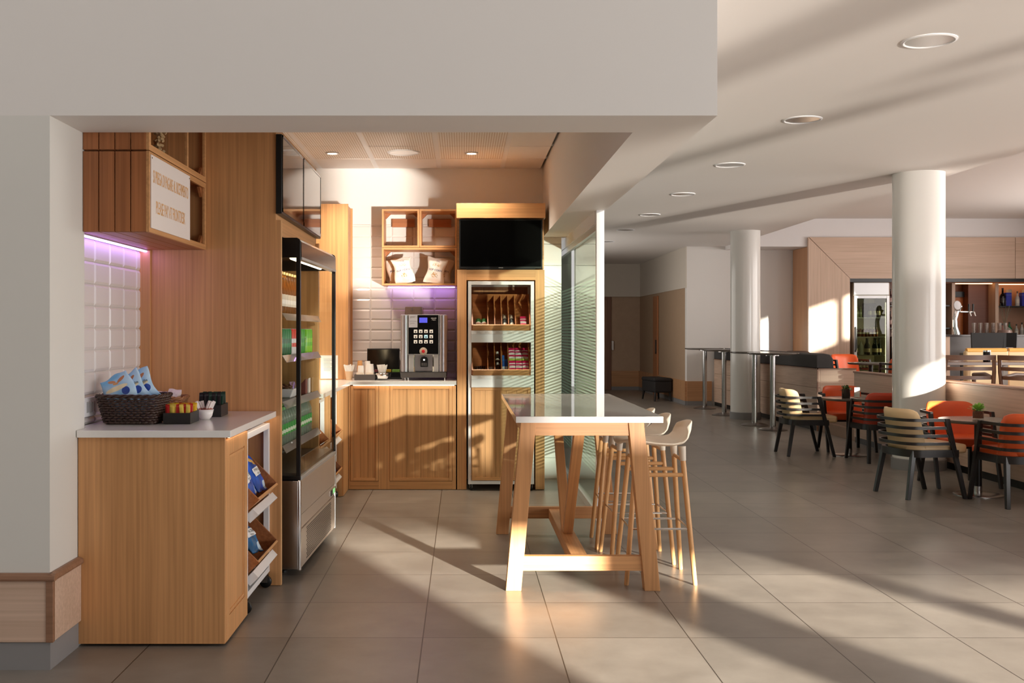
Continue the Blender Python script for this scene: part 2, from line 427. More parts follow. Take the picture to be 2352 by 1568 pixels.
# snack-corner shell
struct('wall_niche_back', MB().box(-2.3, 0.927, 9.67, 9.80, 0, 3.1), white)
struct('wall_niche_side', MB().box(-1.9, -1.755, 4.60, 9.67, 0, 3.1), white)
def tiles(name, u0, u1, z0, z1, pu, pz, ou, oz, place):
    """glazed tiles with bevelled rims; place(u, out, z) gives a point"""
    mb = MB(); g = MB()
    iu = math.floor((u0 - ou) / pu)
    while ou + iu * pu < u1:
        a, b = max(u0, ou + iu * pu + 0.001), min(u1, ou + (iu + 1) * pu - 0.001); iu += 1
        if b - a < 0.012: continue
        iz = math.floor((z0 - oz) / pz)
        while oz + iz * pz < z1:
            c, d = max(z0, oz + iz * pz + 0.001), min(z1, oz + (iz + 1) * pz - 0.001); iz += 1
            if d - c < 0.012: continue
            e = min(0.013, (b - a) / 3, (d - c) / 3)
            q = lambda u_, v_, w_, x_, o: [place(u_, o, w_), place(v_, o, w_), place(v_, o, x_), place(u_, o, x_)]
            vs = q(a, b, c, d, 0) + q(a, b, c, d, 0.002) + q(a + e, b - e, c + e, d - e, 0.008)
            mb.add(vs, [(0, 3, 2, 1)] + [(i, (i + 1) % 4, 4 + (i + 1) % 4, 4 + i) for i in range(4)] +
                   [(4 + i, 4 + (i + 1) % 4, 8 + (i + 1) % 4, 8 + i) for i in range(4)] + [(8, 9, 10, 11)])
    return struct(name, mb, tilew)
tiles('wall_niche_side_tiles', 4.60, 5.6, 0.95, 1.83, 0.208, 0.104, 4.895, 1.709, lambda u, o, z: (-1.755 + o + 0.004, u, z))
tiles('wall_niche_back_tiles', -1.5, -0.04, 0.945, 2.384, 0.2, 0.0977, -0.861, 1.683, lambda u, o, z: (u, 9.670 - o - 0.001, z))
# white boards beside the tall cabinet
pk = MB(); z = 0.0
while z < HB - 0.02:
    pk.box(0.70, 0.927, 9.652, 9.669, z, min(z + 0.196, HB)); z += 0.2
struct('wall_white_boards', pk, whitemetal, bevel=0.003)

# ceiling of the snack corner: fluted panels in a grid
def fluted():
    m, n, l, b = new_mat('fluted_ceiling_panel')
    tc = n.new('ShaderNodeTexCoord'); sx = n.new('ShaderNodeSeparateXYZ'); l.new(tc.outputs['Object'], sx.inputs[0])
    a = n.new('ShaderNodeMath'); a.operation = 'MULTIPLY'; a.inputs[1].default_value = 1 / 0.0195
    f = n.new('ShaderNodeMath'); f.operation = 'FRACT'; g = n.new('ShaderNodeMath'); g.operation = 'GREATER_THAN'; g.inputs[1].default_value = 0.58
    l.new(sx.outputs[0], a.inputs[0]); l.new(a.outputs[0], f.inputs[0]); l.new(f.outputs[0], g.inputs[0])
    mx = n.new('ShaderNodeMix'); mx.data_type = 'RGBA'; mx.inputs[6].default_value = srgb((238, 234, 230)); mx.inputs[7].default_value = srgb((206, 192, 180))
    l.new(g.outputs[0], mx.inputs[0]); l.new(mx.outputs[2], b.inputs['Base Color']); b.inputs['Roughness'].default_value = 0.6
    return m
flm = fluted()
XJ = [-1.76, -1.33, -0.80, -0.217, 0.371, 0.752]; YJ = [4.572, 5.5, 6.7, 7.3, 7.9, 8.51, 9.13, 9.67]
big_hole = (-0.5, 8.80, 0.125)
def holed(mb, x0, x1, y0, y1, z, c, r, n=48):
    """flat patch with a round hole"""
    vs = []; fs = []
    for k in range(n):
        a = 2 * PI * (k + 0.5) / n; dx, dy = math.cos(a), math.sin(a)
        t = min(((x1 - c[0]) / dx if dx > 0 else (x0 - c[0]) / dx) if abs(dx) > 1e-6 else 1e9,
                ((y1 - c[1]) / dy if dy > 0 else (y0 - c[1]) / dy) if abs(dy) > 1e-6 else 1e9)
        vs += [(c[0] + dx * r, c[1] + dy * r, z), (c[0] + dx * t, c[1] + dy * t, z)]
    for k in range(n):
        j = (k + 1) % n; fs.append((2 * k, 2 * k + 1, 2 * j + 1, 2 * j))
    for sx_ in (x0, x1):                                         # fill the four corners
        for sy_ in (y0, y1):
            best = sorted(range(n), key=lambda k: (vs[2 * k + 1][0] - sx_) ** 2 + (vs[2 * k + 1][1] - sy_) ** 2)[:2]
            vs.append((sx_, sy_, z)); fs.append((2 * best[0] + 1, 2 * best[1] + 1, len(vs) - 1))
    return mb.add(vs, fs)
fl, pn = MB(), MB()
for i in range(5):
    for j in range(7):
        x0, x1, y0, y1 = XJ[i] + 0.021, XJ[i + 1] - 0.021, YJ[j] + 0.006, YJ[j + 1] - 0.006
        t = pn if (i == 4 or j == 6) else fl
        if i == 2 and j == 5:
            holed(fl, x0, x1, y0, y1, NZ, big_hole[:2], big_hole[2])
        else: t.box(x0, x1, y0, y1, NZ, NZ + 0.012)
struct('ceiling_niche_fluted', fl, flm)
struct('ceiling_niche_plain', pn, ceil_m)
gr_ = MB()
for x in XJ[1:-1]: gr_.box(x - 0.024, x + 0.024, 4.58, 9.67, NZ + 0.003, NZ + 0.02)
for y in YJ[1:-1]: gr_.box(-1.75, 0.752, y - 0.010, y + 0.010, NZ + 0.004, NZ + 0.02)
struct('ceiling_niche_grid', gr_, whitemetal)
struct('ceiling_niche_void', MB().box(-1.76, 0.755, 4.572, 9.67, 3.10, 3.14), white)

# lounge ceiling with holes for the downlights
LX = 2.552; LY = [5.64 + 2.1 * k for k in range(7)]; LR = 0.128
cm = MB(); YC = 4.215
def flat(x0, x1, y0, y1, z): cm.add([(x0, y0, z), (x1, y0, z), (x1, y1, z), (x0, y1, z)], [(0, 1, 2, 3)])
EX = 4.92
flat(1.042, LX - 0.3, YC, 26, CZ); flat(LX + 0.3, EX, YC, 26, CZ)
y = YC
for ly in LY:
    flat(LX - 0.3, LX + 0.3, y, ly - 0.3, CZ); holed(cm, LX - 0.3, LX + 0.3, ly - 0.3, ly + 0.3, CZ, (LX, ly), LR); y = ly + 0.3
flat(LX - 0.3, LX + 0.3, y, 26, CZ)
struct('ceiling', cm, ceil_m)
UZ = 3.40
up_ = MB().box(EX, 10.7, YC, 20, UZ, UZ + 0.1); up_.box(EX, EX + 0.05, YC, 20, CZ, UZ)
struct('ceiling_bar', up_, ceil_m)
rf = MB().box(-8, EX, YC, 26, 3.42, 3.5); rf.box(-8, 10.7, -2.6, YC, 5.0, 5.1)
struct('roof', rf, white)
struct('wall_over_lounge', MB().box(1.042, 10.7, YC - 0.1, YC - 0.002, CZ, 5.0), white)
struct('wall_over_front', MB().box(-8, 1.042, YC + 0.0, YC + 0.1, 3.1, 5.0), white)

# far walls
Yf = 19.3
struct('wall_lounge_far', MB().box(4.20, 6.9, Yf, Yf + 0.15, 0, UZ), white)
hall = MB()
hall.box(1.0, 4.35, 24.4, 24.55, 0, CZ)
struct('wall_hall_left', MB().box(0.7, 1.1, 12.2, 24.4, 0, CZ), M('hall_grey_green', (112, 122, 112), 0.6, var=0.03))
struct('wall_hall_back', hall, M('hall_wallpaper', (190, 162, 138), 0.7, var=0.1, nscale=9, bump=0.2, bscale=60))
struct('wall_hall_side', MB().box(4.20, 4.35, Yf + 0.15, 24.4, 0, CZ), M('hall_paper_dark', (176, 148, 122), 0.7, var=0.05, nscale=9))
hf = MB(); hf.box(1.1, 4.20, 24.30, 24.40, 2.2, CZ); hf.box(4.185, 4.20, Yf, 24.3, 2.2, CZ)
struct('wall_hall_fascia', hf, M('fascia_paint', (214, 204, 192), 0.6, var=0.02))
bs = MB(); bs.box(3.52, 4.18, 24.36, 24.40, 0.08, 0.45); bs.box(4.165, 4.20, Yf, 24.36, 0.08, 0.45); bs.box(4.20, 4.66, Yf - 0.035, Yf, 0.08, 0.45)
struct('baseboard_hall', bs, wood('hall_wainscot', (196, 148, 108), 'x', 0.8))
bp_ = MB(); bp_.box(3.52, 4.19, 24.37, 24.40, 0, 0.08); bp_.box(4.17, 4.20, Yf, 24.36, 0, 0.08); bp_.box(4.20, 4.66, Yf - 0.03, Yf, 0, 0.08)
struct('baseboard_hall_plinth', bp_, greyplinth)
dr = thing('door_1', None, None, (3.05, 24.4, 0)); dr['kind'] = 'structure'
dm = MB().box(-0.45, 0.36, -0.045, -0.005, 0.01, 2.12); build('door_leaf', dm, wood('hall_door', (150, 108, 84), 'z', 0.8), dr)
fm = MB().box(0.36, 0.46, -0.06, 0, 0, 2.2); fm.box(-0.55, -0.45, -0.06, 0, 0, 2.2); fm.box(-0.45, 0.36, -0.06, 0, 2.12, 2.2)
build('door_frame', fm, wood('hall_door_frame', (132, 92, 74), 'z', 0.8), dr, bevel=0.004)
build('door_handle', MB().cbox((0.50, -0.05, 1.05), (0.05, 0.02, 0.22)), steel, dr, bevel=0.004)
dr2 = thing('door_2', None, None, (4.18, 22.6, 0)); dr2['kind'] = 'structure'
build('door_leaf', MB().box(-0.02, 0.015, -0.55, -0.08, 0.01, 2.14), wood('hall_sliding_door', (176, 116, 76), 'z', 0.75), dr2, bevel=0.003)
build('lock_plate', MB().box(-0.03, -0.02, -0.50, -0.38, 0.9, 1.2), black, dr2)

# columns
def column(c, r, label):
    t = thing('column', label, 'column', (c[0], c[1], 0)); t['kind'] = 'structure'
    build('shaft', MB().lathe([(r, 0.11), (r, CZ + 0.002)], n=64), M('column_gloss_paint', (236, 234, 230), 0.16, var=0.01), t, smooth=40)
    build('plinth', MB().lathe([(r + 0.012, 0), (r + 0.012, 0.105), (r + 0.004, 0.112), (r - 0.01, 0.112)], n=64), greyplinth, t, smooth=40)
    return t
column((4.60, 10.40), 0.248, 'white round column in front of the low wooden partition')
column((4.485, 16.35), 0.230, 'white round column beside the steel standing tables')

# glass partition under the beam
gp = thing('glass_partition', 'tall glass partition with frosted stripes and white post', 'partition', (1.0, 7.5, 0))
build('pane', MB().box(-0.005, 0.005, 0.05, 4.05, 0.06, 2.12), green_glass, gp)
build('post', MB().box(-0.025, 0.032, 0, 0.05, 0, HB), whitemetal, gp, bevel=0.002)
build('top_rail', MB().box(-0.02, 0.02, 0.05, 4.1, 2.12, 2.17), alu, gp, bevel=0.002)
build('head_panel', MB().box(-0.03, 0.03, 0.05, 4.1, 2.17, HB), whitemetal, gp)
build('floor_track', MB().box(-0.022, 0.022, 0.05, 4.1, 0, 0.06), alu, gp, bevel=0.002)
sf = MB(); z = 0.30
while z < 1.78: sf.box(0.0055, 0.0075, 0.06, 4.04, z, z + 0.0165); z += 0.0288
build('stripe_film', sf, frost, gp)
build('end_post', MB().box(-0.025, 0.025, 4.1, 4.14, 0, HB), whitemetal, gp)

# downlights of the lounge
def downlight(c, r, z, label, group):
    t = thing('downlight', label, 'ceiling light', (c[0], c[1], z), group=group)
    build('rim', MB().lathe([(r + 0.016, 0.0), (r + 0.016, -0.004), (r + 0.004, -0.008), (r - 0.004, -0.004), (r - 0.004, 0.0)], n=48, caps=False), whitemetal, t, smooth=40)
    build('reflector', MB().lathe([(r - 0.003, -0.003), (r * 0.97, 0.06), (r * 0.94, 0.13), (r * 0.90, 0.15)], n=48), M('reflector_metal', (232, 230, 228), 0.22, 0.85, var=0.0), t, smooth=40)
    build('back_plate', MB().lathe([(0.0, 0.149), (r * 0.91, 0.149), (r * 0.91, 0.153), (0.0, 0.153)], n=32, caps=False), steel, t)
    build('bulb', MB().lathe([(0.0, 0.10), (0.020, 0.104), (0.024, 0.12), (0.02, 0.149)], n=20, caps=False), greyplinth, t, smooth=True)
    return t
names = ['round chrome downlight nearest the viewer in the lounge ceiling row', 'second round chrome downlight of the lounge ceiling row',
         'third round chrome downlight of the lounge ceiling row', 'fourth round chrome downlight of the lounge ceiling row',
         'fifth round chrome downlight of the lounge ceiling row', 'sixth round chrome downlight of the lounge ceiling row',
         'small last chrome downlight of the lounge ceiling row beside the white post']
d0 = None
for i, ly in enumerate(LY):
    if d0 is None: d0 = downlight((LX, ly), LR, CZ, names[i].replace('nearest the viewer', 'largest and first'), 'downlights in the lounge ceiling')
    else: dup(d0, loc=(LX, ly, CZ), label=names[i])
downlight(big_hole[:2], big_hole[2], NZ, 'large chrome downlight in the fluted ceiling over the coffee corner', 'downlights over the coffee corner')
def spot(x, y, label):
    t = thing('spotlight', label, 'ceiling light', (x, y, NZ), group='small lit spots over the coffee corner')
    build('rim', MB().lathe([(0.058, 0), (0.058, -0.006), (0.044, -0.010), (0.040, -0.004), (0.040, 0)], n=32, caps=False), alu, t, smooth=40)
    build('lens', MB().lathe([(0.0, -0.012), (0.02, -0.010), (0.042, -0.001)], n=32, caps=False), emit('spot_glow', (255, 240, 220), 14), t, smooth=True)
    l = bpy.data.lights.new('spot_beam', 'SPOT'); l.energy = 85; l.spot_size = R(125); l.spot_blend = 0.8; l.color = (1, 0.84, 0.66); l.shadow_soft_size = 0.10
    o = bpy.data.objects.new('spot_beam', l); COL.objects.link(o); o.parent = t; o.location = (0, 0, -0.03)
spot((763 - VX) * 8.82 / F, 8.82, 'small lit spotlight over the tall oak column cabinet')
spot((1083 - VX) * 8.82 / F, 8.82, 'small lit spotlight above the wall crates beside the big downlight')
# ------------------------------------------------------------------ near counter
goldink = M('gold_ink', (222, 170, 110), 0.6)
blueink = M('navy_ink', (34, 44, 110), 0.6); whiteink = M('white_ink', (245, 245, 245), 0.6); blackink = M('black_ink', (20, 20, 22), 0.6)
redink = M('red_ink', (205, 30, 40), 0.5); greyink = M('grey_ink', (140, 138, 140), 0.7)
led = emit('violet_led', (196, 150, 255), 9.0)
ledw = emit('warm_led', (255, 226, 196), 5.0)

t = thing('counter_cabinet', 'oak base cabinet of the near counter with a plain upright-grain end panel', 'cabinet', (-1.36, 4.75, 0))
def at(t, mb): return mb.xf(Matrix.Translation(-t.location))
build('end_panel', at(t, MB().box(-1.683, -1.04, 4.517, 4.537, 0.012, 0.916)), oak_z, t, bevel=0.0015)
m = MB().box(-1.062, -1.044, 4.537, 4.985, 0.012, 0.90)
build('door', at(t, m), oak_z, t)
m = MB()
for a in ((4.537, 4.60, 0.012, 0.90), (4.925, 4.985, 0.012, 0.90), (4.60, 4.925, 0.012, 0.115), (4.60, 4.925, 0.835, 0.90)): m.box(-1.044, -1.0385, *a)
fr = build('door_frame', at(t, m), oak_z, t, bevel=0.0015)
m = MB()
for a in ((4.607, 4.620, 0.122, 0.828), (4.905, 4.918, 0.122, 0.828), (4.620, 4.905, 0.122, 0.135), (4.620, 4.905, 0.815, 0.828)): m.box(-1.044, -1.040, *a)
build('door_moulding', at(t, m), oak_z, t, bevel=0.001)
build('bay_back', at(t, MB().box(-1.70, -1.685, 4.985, 5.598, 0.0, 0.916)), oak_dk, t)
build('bay_side', at(t, MB().box(-1.66, -1.064, 4.985, 5.0, 0.012, 0.90)), oak_dk, t)
ct = thing('countertop', 'white quartz top of the near counter under the wicker baskets', 'countertop', (-1.36, 5.0, 0.917))
m = MB().prism([(-1.683, 4.497), (-1.0106, 4.497), (-1.0106, 5.597), (-1.742, 5.597), (-1.742, 4.605), (-1.683, 4.605)], 0.917, 0.948)
build('slab', at(ct, m), quartz, ct, bevel=0.002)
build('led_strip', at(ct, MB().box(-1.034, -1.026, 4.55, 5.585, 0.911, 0.9168)), ledw, ct)

# display trolleys with two tilted bins
S2 = math.sqrt(0.5)
def tilt(mb, y, z):
    """(x,u,n) of a bin to local (x,y,z): opening faces outward and up at 45 degrees"""
    return mb.xf(Matrix(((1, 0, 0, 0), (0, S2, -S2, y), (0, S2, S2, z), (0, 0, 0, 1))))
def bin_part(par, w, y, z, L, d, wm, dividers=(), lipmat=None):
    b = MB(); T = 0.012
    b.box(-w / 2, w / 2, -T, L + T, -d - T, -d); b.box(-w / 2, w / 2, L, L + T, -d, 0)
    b.box(-w / 2, -w / 2 + T, -T, L, -d, 0); b.box(w / 2 - T, w / 2, -T, L, -d, 0)
    o = build('bin', tilt(b, y, z), wm, par, bevel=0.0015)
    lp = MB().box(-w / 2 + T, w / 2 - T, -T, 0, -d, 0.0)
    build('bin_lip', tilt(lp, y, z), lipmat or wm, o, bevel=0.0015)
    for dx in dividers:
        q = MB(); q.prism([(0, -0.004), (0, -d), (L, -d), (L, -0.004), (L - 0.12, -0.004), (L - 0.12, -0.02)], dx - 0.004, dx + 0.004, 'x')
        build('divider', tilt(q, y, z), wm, o)
    return o
def caster(par, x, y):
    m = MB(); m.lathe([(0.028, -0.011), (0.032, -0.008), (0.032, 0.008), (0.028, 0.011)], n=20)
    m.xf(Matrix.Translation((x, y, 0.033)) @ Matrix.Rotation(R(90), 4, 'Y'))
    w_ = build('caster', m, black, par, smooth=40)
    f = MB(); f.box(x - 0.017, x - 0.013, y - 0.012, y + 0.02, 0.03, 0.075); f.box(x + 0.013, x + 0.017, y - 0.012, y + 0.02, 0.03, 0.075); f.box(x - 0.02, x + 0.02, y - 0.014, y + 0.024, 0.075, 0.082)
    build('caster_fork', f, steel, w_)
def trolley(loc, w, label):
    """white-framed trolley, opening toward local -y, turned to face the aisle (+X)"""
    t = thing('display_trolley', label, 'display stand', loc, R(90), 'snack trolleys with tilted wooden bins')
    m = MB()
    for sx in (-1, 1):
        x = sx * (w / 2 + 0.004)
        m.box(x - 0.014, x + 0.014, 0.045, 0.075, 0.08, 0.885); m.box(x - 0.014, x + 0.014, 0.42, 0.45, 0.08, 0.885)
        m.box(x - 0.014, x + 0.014, 0.075, 0.42, 0.08, 0.11); m.box(x - 0.014, x + 0.014, 0.075, 0.42, 0.855, 0.885)
    e_ = w / 2 - 0.010
    m.box(-e_, e_, 0.045, 0.075, 0.855, 0.885); m.box(-e_, e_, 0.045, 0.075, 0.08, 0.11); m.box(-e_, e_, 0.42, 0.45, 0.855, 0.885)
    build('frame', m, whitemetal, t, bevel=0.002)
    for z in (0.567, 0.26):
        bin_part(t, w - 0.03, 0.0, z, 0.33, 0.10, oak_dx, lipmat=oak_x)
        q = MB().prism([(-0.004, z - 0.082), (0.024, z - 0.052), (0.066, z - 0.094), (0.038, z - 0.124)], -w / 2 + 0.02, w / 2 - 0.02, 'x')
        build('price_rail', q, whitemetal, t, bevel=0.0015)
    for sx in (-1, 1):
        for y in (0.06, 0.43): caster(t, sx * (w / 2 - 0.02), y)
    return t
tr1 = trolley((-1.0, 5.30, 0), 0.56, 'white snack trolley in the near counter bay with blue crisp bags in tilted bins')
tr2 = trolley((-1.0, 7.52, 0), 0.56, 'white snack trolley behind the fridge glass with bare tilted bins')
tr3 = trolley((-1.0, 8.27, 0), 0.58, 'white snack trolley beyond the fridge holding one blue bag low down')

# crisp bags
def pouch(w, h, d, seed, crimp=0.018):
    rnd = random.Random(seed); ph = [rnd.uniform(0, 6) for _ in range(8)]
    mb = MB(); nu, nv = 18, 24
    def sh(side):
        def f(u, v):
            x = (u - 0.5) * w; z = v * h
            p = max(0.0, 1 - (2 * u - 1) ** 4) * max(0.0, math.sin(PI * min(1, max(0, (v * h - crimp) / (h - 2 * crimp))))) ** 0.55
            wr = 0.10 * math.sin(11 * u + ph[0] + 5 * v) * math.sin(9 * v + ph[1]) + 0.07 * math.sin(23 * u + ph[2] - 8 * v) + 0.05 * math.sin(31 * v + ph[3] + 13 * u)
            y = side * d / 2 * p * (1 + wr) + 0.003 * side
            edge = 0.05 * w * math.sin(7 * v + ph[4]) * (2 * u - 1) - 0.03 * w * (1 - abs(2 * v - 1) ** 3) * (2 * u - 1)
            zz = z + 0.022 * h * math.sin(9 * u + ph[5]) * (1 if v > 0.5 else -1) * abs(2 * v - 1)
            return (x + edge, y, max(0.0, zz))
        return f
    mb.grid(sh(-1), nu, nv); mb.grid(sh(1), nu, nv)
    b = len(mb.v) // 2; n = nu + 1
    for i in range(nu):
        mb.f.append((i, b + i, b + i + 1, i + 1)); k = nv * n; mb.f.append((k + i, k + i + 1, b + k + i + 1, b + k + i))
    for j in range(nv):
        mb.f.append((j * n, (j + 1) * n, b + (j + 1) * n, b + j * n)); mb.f.append((j * n + nu, b + j * n + nu, b + (j + 1) * n + nu, (j + 1) * n + nu))
    return mb
def pouch_y(w, h, d, seed, crimp=0.018):
    rnd = random.Random(seed); ph = [rnd.uniform(0, 6) for _ in range(8)]
    def f(x, z):
        v = min(1, max(0, z / h)); u = 0.5 + x / w
        for _ in range(6):
            edge = 0.05 * w * math.sin(7 * v + ph[4]) * (2 * u - 1) - 0.03 * w * (1 - abs(2 * v - 1) ** 3) * (2 * u - 1); u = 0.5 + (x - edge) / w
        u = min(1, max(0, u))
        p = max(0.0, 1 - (2 * u - 1) ** 4) * max(0.0, math.sin(PI * min(1, max(0, (v * h - crimp) / (h - 2 * crimp))))) ** 0.55
        wr = 0.10 * math.sin(11 * u + ph[0] + 5 * v) * math.sin(9 * v + ph[1]) + 0.07 * math.sin(23 * u + ph[2] - 8 * v) + 0.05 * math.sin(31 * v + ph[3] + 13 * u)
        return -d / 2 * p * (1 + wr) - 0.003
    return f
def flatpack(w, h, d):
    """small flat sachet: lens section with pressed ends"""
    mb = MB(); lv = ((0, 0.12), (0.08, 0.12), (0.16, 1.0), (0.84, 1.0), (0.92, 0.12), (1, 0.12))
    for z, k in lv:
        for x in (-1, -0.5, 0, 0.5, 1): mb.v.append((x * w / 2, -d / 2 * k * (1 - 0.7 * x * x), z * h))
        for x in (1, 0.5, 0, -0.5, -1): mb.v.append((x * w / 2, d / 2 * k * (1 - 0.7 * x * x), z * h))
    for j in range(len(lv) - 1):
        for i in range(10): mb.f.append((j * 10 + i, j * 10 + (i + 1) % 10, (j + 1) * 10 + (i + 1) % 10, (j + 1) * 10 + i))
    mb.f.append(tuple(range(9, -1, -1))); mb.f.append(tuple((len(lv) - 1) * 10 + k for k in range(10)))
    return mb
def crisp_mat(name, base, seed):
    """blue printed foil: yellow crisps and a white title patch"""
    m, n, l, b = new_mat(name)
    tc = n.new('ShaderNodeTexCoord'); 
    def disc(cx, cz, rx, rz, rot=0.0):
        mp = n.new('ShaderNodeMapping'); mp.vector_type = 'TEXTURE'
        mp.inputs['Location'].default_value = (cx, 0, cz); mp.inputs['Rotation'].default_value = (0, rot, 0); mp.inputs['Scale'].default_value = (rx, 1e3, rz)
        l.new(tc.outputs['Object'], mp.inputs[0])
        ln = n.new('ShaderNodeVectorMath'); ln.operation = 'LENGTH'; l.new(mp.outputs[0], ln.inputs[0])
        lt = n.new('ShaderNodeMath'); lt.operation = 'LESS_THAN'; lt.inputs[1].default_value = 1.0; l.new(ln.outputs['Value'], lt.inputs[0])
        return lt.outputs[0]
    nz = n.new('ShaderNodeTexNoise'); nz.inputs['Scale'].default_value = 9; l.new(tc.outputs['Object'], nz.inputs['Vector'])
    rp = n.new('ShaderNodeValToRGB'); rp.color_ramp.elements[0].color = srgb(tuple(int(x * 0.62) for x in base)); rp.color_ramp.elements[1].color = srgb(base)
    rp.color_ramp.elements[0].position = 0.35; rp.color_ramp.elements[1].position = 0.6
    l.new(nz.outputs['Fac'], rp.inputs[0]); cur = rp.outputs[0]
    for (mask, c) in ((disc(-0.02, 0.175, 0.035, 0.018, 0.5), (240, 196, 110)), (disc(0.022, 0.165, 0.034, 0.016, 0.7), (232, 182, 92)),
                      (disc(0.055, 0.028, 0.04, 0.02, 0.3), (200, 222, 240))):
        mx = n.new('ShaderNodeMix'); mx.data_type = 'RGBA'; l.new(mask, mx.inputs[0]); l.new(cur, mx.inputs[6]); mx.inputs[7].default_value = srgb(c); cur = mx.outputs[2]
    l.new(cur, b.inputs['Base Color']); b.inputs['Roughness'].default_value = 0.25
    return m
crisp_a = crisp_mat('blue_crisp_foil', (20, 100, 232), 1); crisp_b = crisp_mat('teal_crisp_foil', (20, 120, 190), 2)
def crisp_bag(mat, loc, yaw, roll, label, seed, h=0.27, w=0.19, words=True, lean=-45):
    t = thing('crisp_bag', label, 'snack bag', loc, group='blue crisp bags in the snack trolleys', rot=None)
    t.rotation_euler = (Matrix.Rotation(yaw, 4, 'Z') @ Matrix.Rotation(R(lean), 4, 'X') @ Matrix.Rotation(roll, 4, 'Y')).to_euler()
    build('bag', pouch(w, h, 0.07, seed), mat, t, smooth=True)
    if words:
        fy = pouch_y(w, h, 0.07, seed)
        build('title_panel', MB().grid(lambda u, v: (-0.062 + 0.124 * u, fy(-0.062 + 0.124 * u, 0.078 + 0.044 * v + 0.01 * u) - 0.0030, 0.078 + 0.044 * v + 0.01 * u), 16, 6), whiteink, t, smooth=True)
        print_on('PATATINE', 0.022, blackink, t, 0, 0.110, fy, 0.95)
        print_on('CLASSICHE', 0.013, blackink, t, 0, 0.091, fy, 1.0)
        build('brand_badge', MB().grid(lambda u, v: (0.05 * (u - 0.5) * 2 * math.sqrt(1 - (0.98 * (2 * v - 1)) ** 2), fy(0.1 * (u - 0.5), 0.218 + 0.022 * (2 * v - 1)) - 0.0030, 0.218 + 0.022 * (2 * v - 1)), 12, 12), redink, t, smooth=True)
        return t
        mb = MB().lathe([(0.001, 0), (0.034, 0), (0.036, 0.002), (0.034, 0.004), (0.001, 0.004)], n=28); mb.xf(Matrix.Translation((0, -0.035, 0.22)) @ Matrix.Diagonal((1.5, 1, 0.7, 1)) @ Matrix.Rotation(R(90), 4, 'X'))
        build('brand_badge', mb, redink, t)
    return t
# bins: resting edge of a bag is the lip; local bag -y faces out of the bin
def in_bin(tr, x, z, up=0.0, out=0.0):
    """world point in the bin of a trolley: x along it, `up` the slope, `out` from the floor of the bin"""
    y = S2 * up - S2 * (out - 0.10); zz = z + S2 * up + S2 * (out - 0.10)
    return (tr.location.x - y, tr.location.y + x, zz)
crisp_bag(crisp_a, in_bin(tr1, 0.114, 0.567, 0.016, 0.050), R(90), R(4), 'blue crisp bag standing nearer the fridge in the upper bin of the counter trolley', 3, 0.295, 0.20, lean=-36)
crisp_bag(crisp_a, in_bin(tr1, -0.100, 0.567, 0.018, 0.050), R(90), R(-5), 'blue crisp bag with a red badge in the upper bin, half behind the cabinet door', 4, 0.295, 0.20, lean=-36)
crisp_bag(crisp_b, in_bin(tr1, 0.02, 0.26, 0.024, 0.050), R(90), R(10), 'teal crisp bag lying in the lower bin of the counter trolley', 5, lean=-44)
crisp_bag(crisp_a, in_bin(tr3, 0.150, 0.26, 0.008, 0.052), R(90), R(0), 'lone blue bag in the lower bin of the trolley beyond the fridge', 6, 0.24, lean=-40)

# ------------------------------------------------------------------ crates on the side wall
def side_crate(z0, z1, label):
    t = thing('wall_crate', label, 'crate', (-1.57, 5.09, z0), group='slatted crates above the near counter')
    b = MB(); xs = [-1.748, -1.686, -1.614, -1.543, -1.473, -1.402]
    for i in range(5): b.box(xs[i] + 0.0022, xs[i + 1] - 0.0022, 4.578, 4.594, z0 + 0.002, z1 - 0.002)
    build('end_slats', at(t, b), oak_dk, t, bevel=0.001)
    b = MB()
    for i in range(5): b.box(xs[i] + 0.002, xs[i + 1] - 0.002, 4.594, 5.594, z0, z0 + 0.014); b.box(xs[i] + 0.002, xs[i + 1] - 0.002, 4.594, 5.594, z1 - 0.014, z1)
    build('bottom_slats', at(t, b), oak_dy, t, bevel=0.001)
    b = MB(); y = 4.6
    while y < 5.58: b.box(-1.742, -1.730, y, min(y + 0.12, 5.594), z0 + 0.014, z1 - 0.014); y += 0.124
    build('back_slats', at(t, b), oak_dk, t)
    b = MB()
    for zz in (z0 + 0.014, z1 - 0.052): b.box(-1.728, -1.404, 4.596, 4.612, zz, zz + 0.038)
    build('batten', at(t, b), oak_dx, t)
    b = MB(); b.box(-1.404, -1.39, 4.578, 5.594, z0, z0 + 0.028); b.box(-1.404, -1.39, 4.578, 5.594, z1 - 0.028, z1)
    b.box(-1.404, -1.39, 4.578, 4.606, z0 + 0.028, z1 - 0.028); b.box(-1.404, -1.39, 5.566, 5.594, z0 + 0.028, z1 - 0.028)
    b.box(-1.404, -1.39, 5.21, 5.236, z0 + 0.028, z1 - 0.028)
    build('front_rails', at(t, b), oak_y, t, bevel=0.001)
    for zz, s in ((z0 + 0.028, 1), (z1 - 0.028, -1)):
        for yy, s2 in ((5.566, -1),):
            q = MB().prism([(yy, zz), (yy + s2 * 0.05, zz), (yy, zz + s * 0.05)], -1.42, -1.406, 'x'); build('corner_brace', at(t, q), oak_dk, t)
    return t
side_crate(1.822, 2.182, 'slatted oak wall crate over the near counter carrying the white payment sign')
side_crate(2.186, 2.546, 'slatted oak wall crate tucked above the sign crate, partly behind the bulkhead')
t = thing('payment_sign', 'white sign with gold lettering on the side of the slatted crate', 'sign', (-1.389, 4.91, 2.0))
build('board', at(t, MB().box(-1.389, -1.385, 4.592, 5.245, 1.842, 2.168)), M('sign_board', (238, 228, 222), 0.5, var=0.01), t)
lettering('SI PREGA DI PAGARE AL RICEVIMENTO', 0.082, goldink, t, (0.0046, 0.005, 0.072), FACE_X, 0.415)
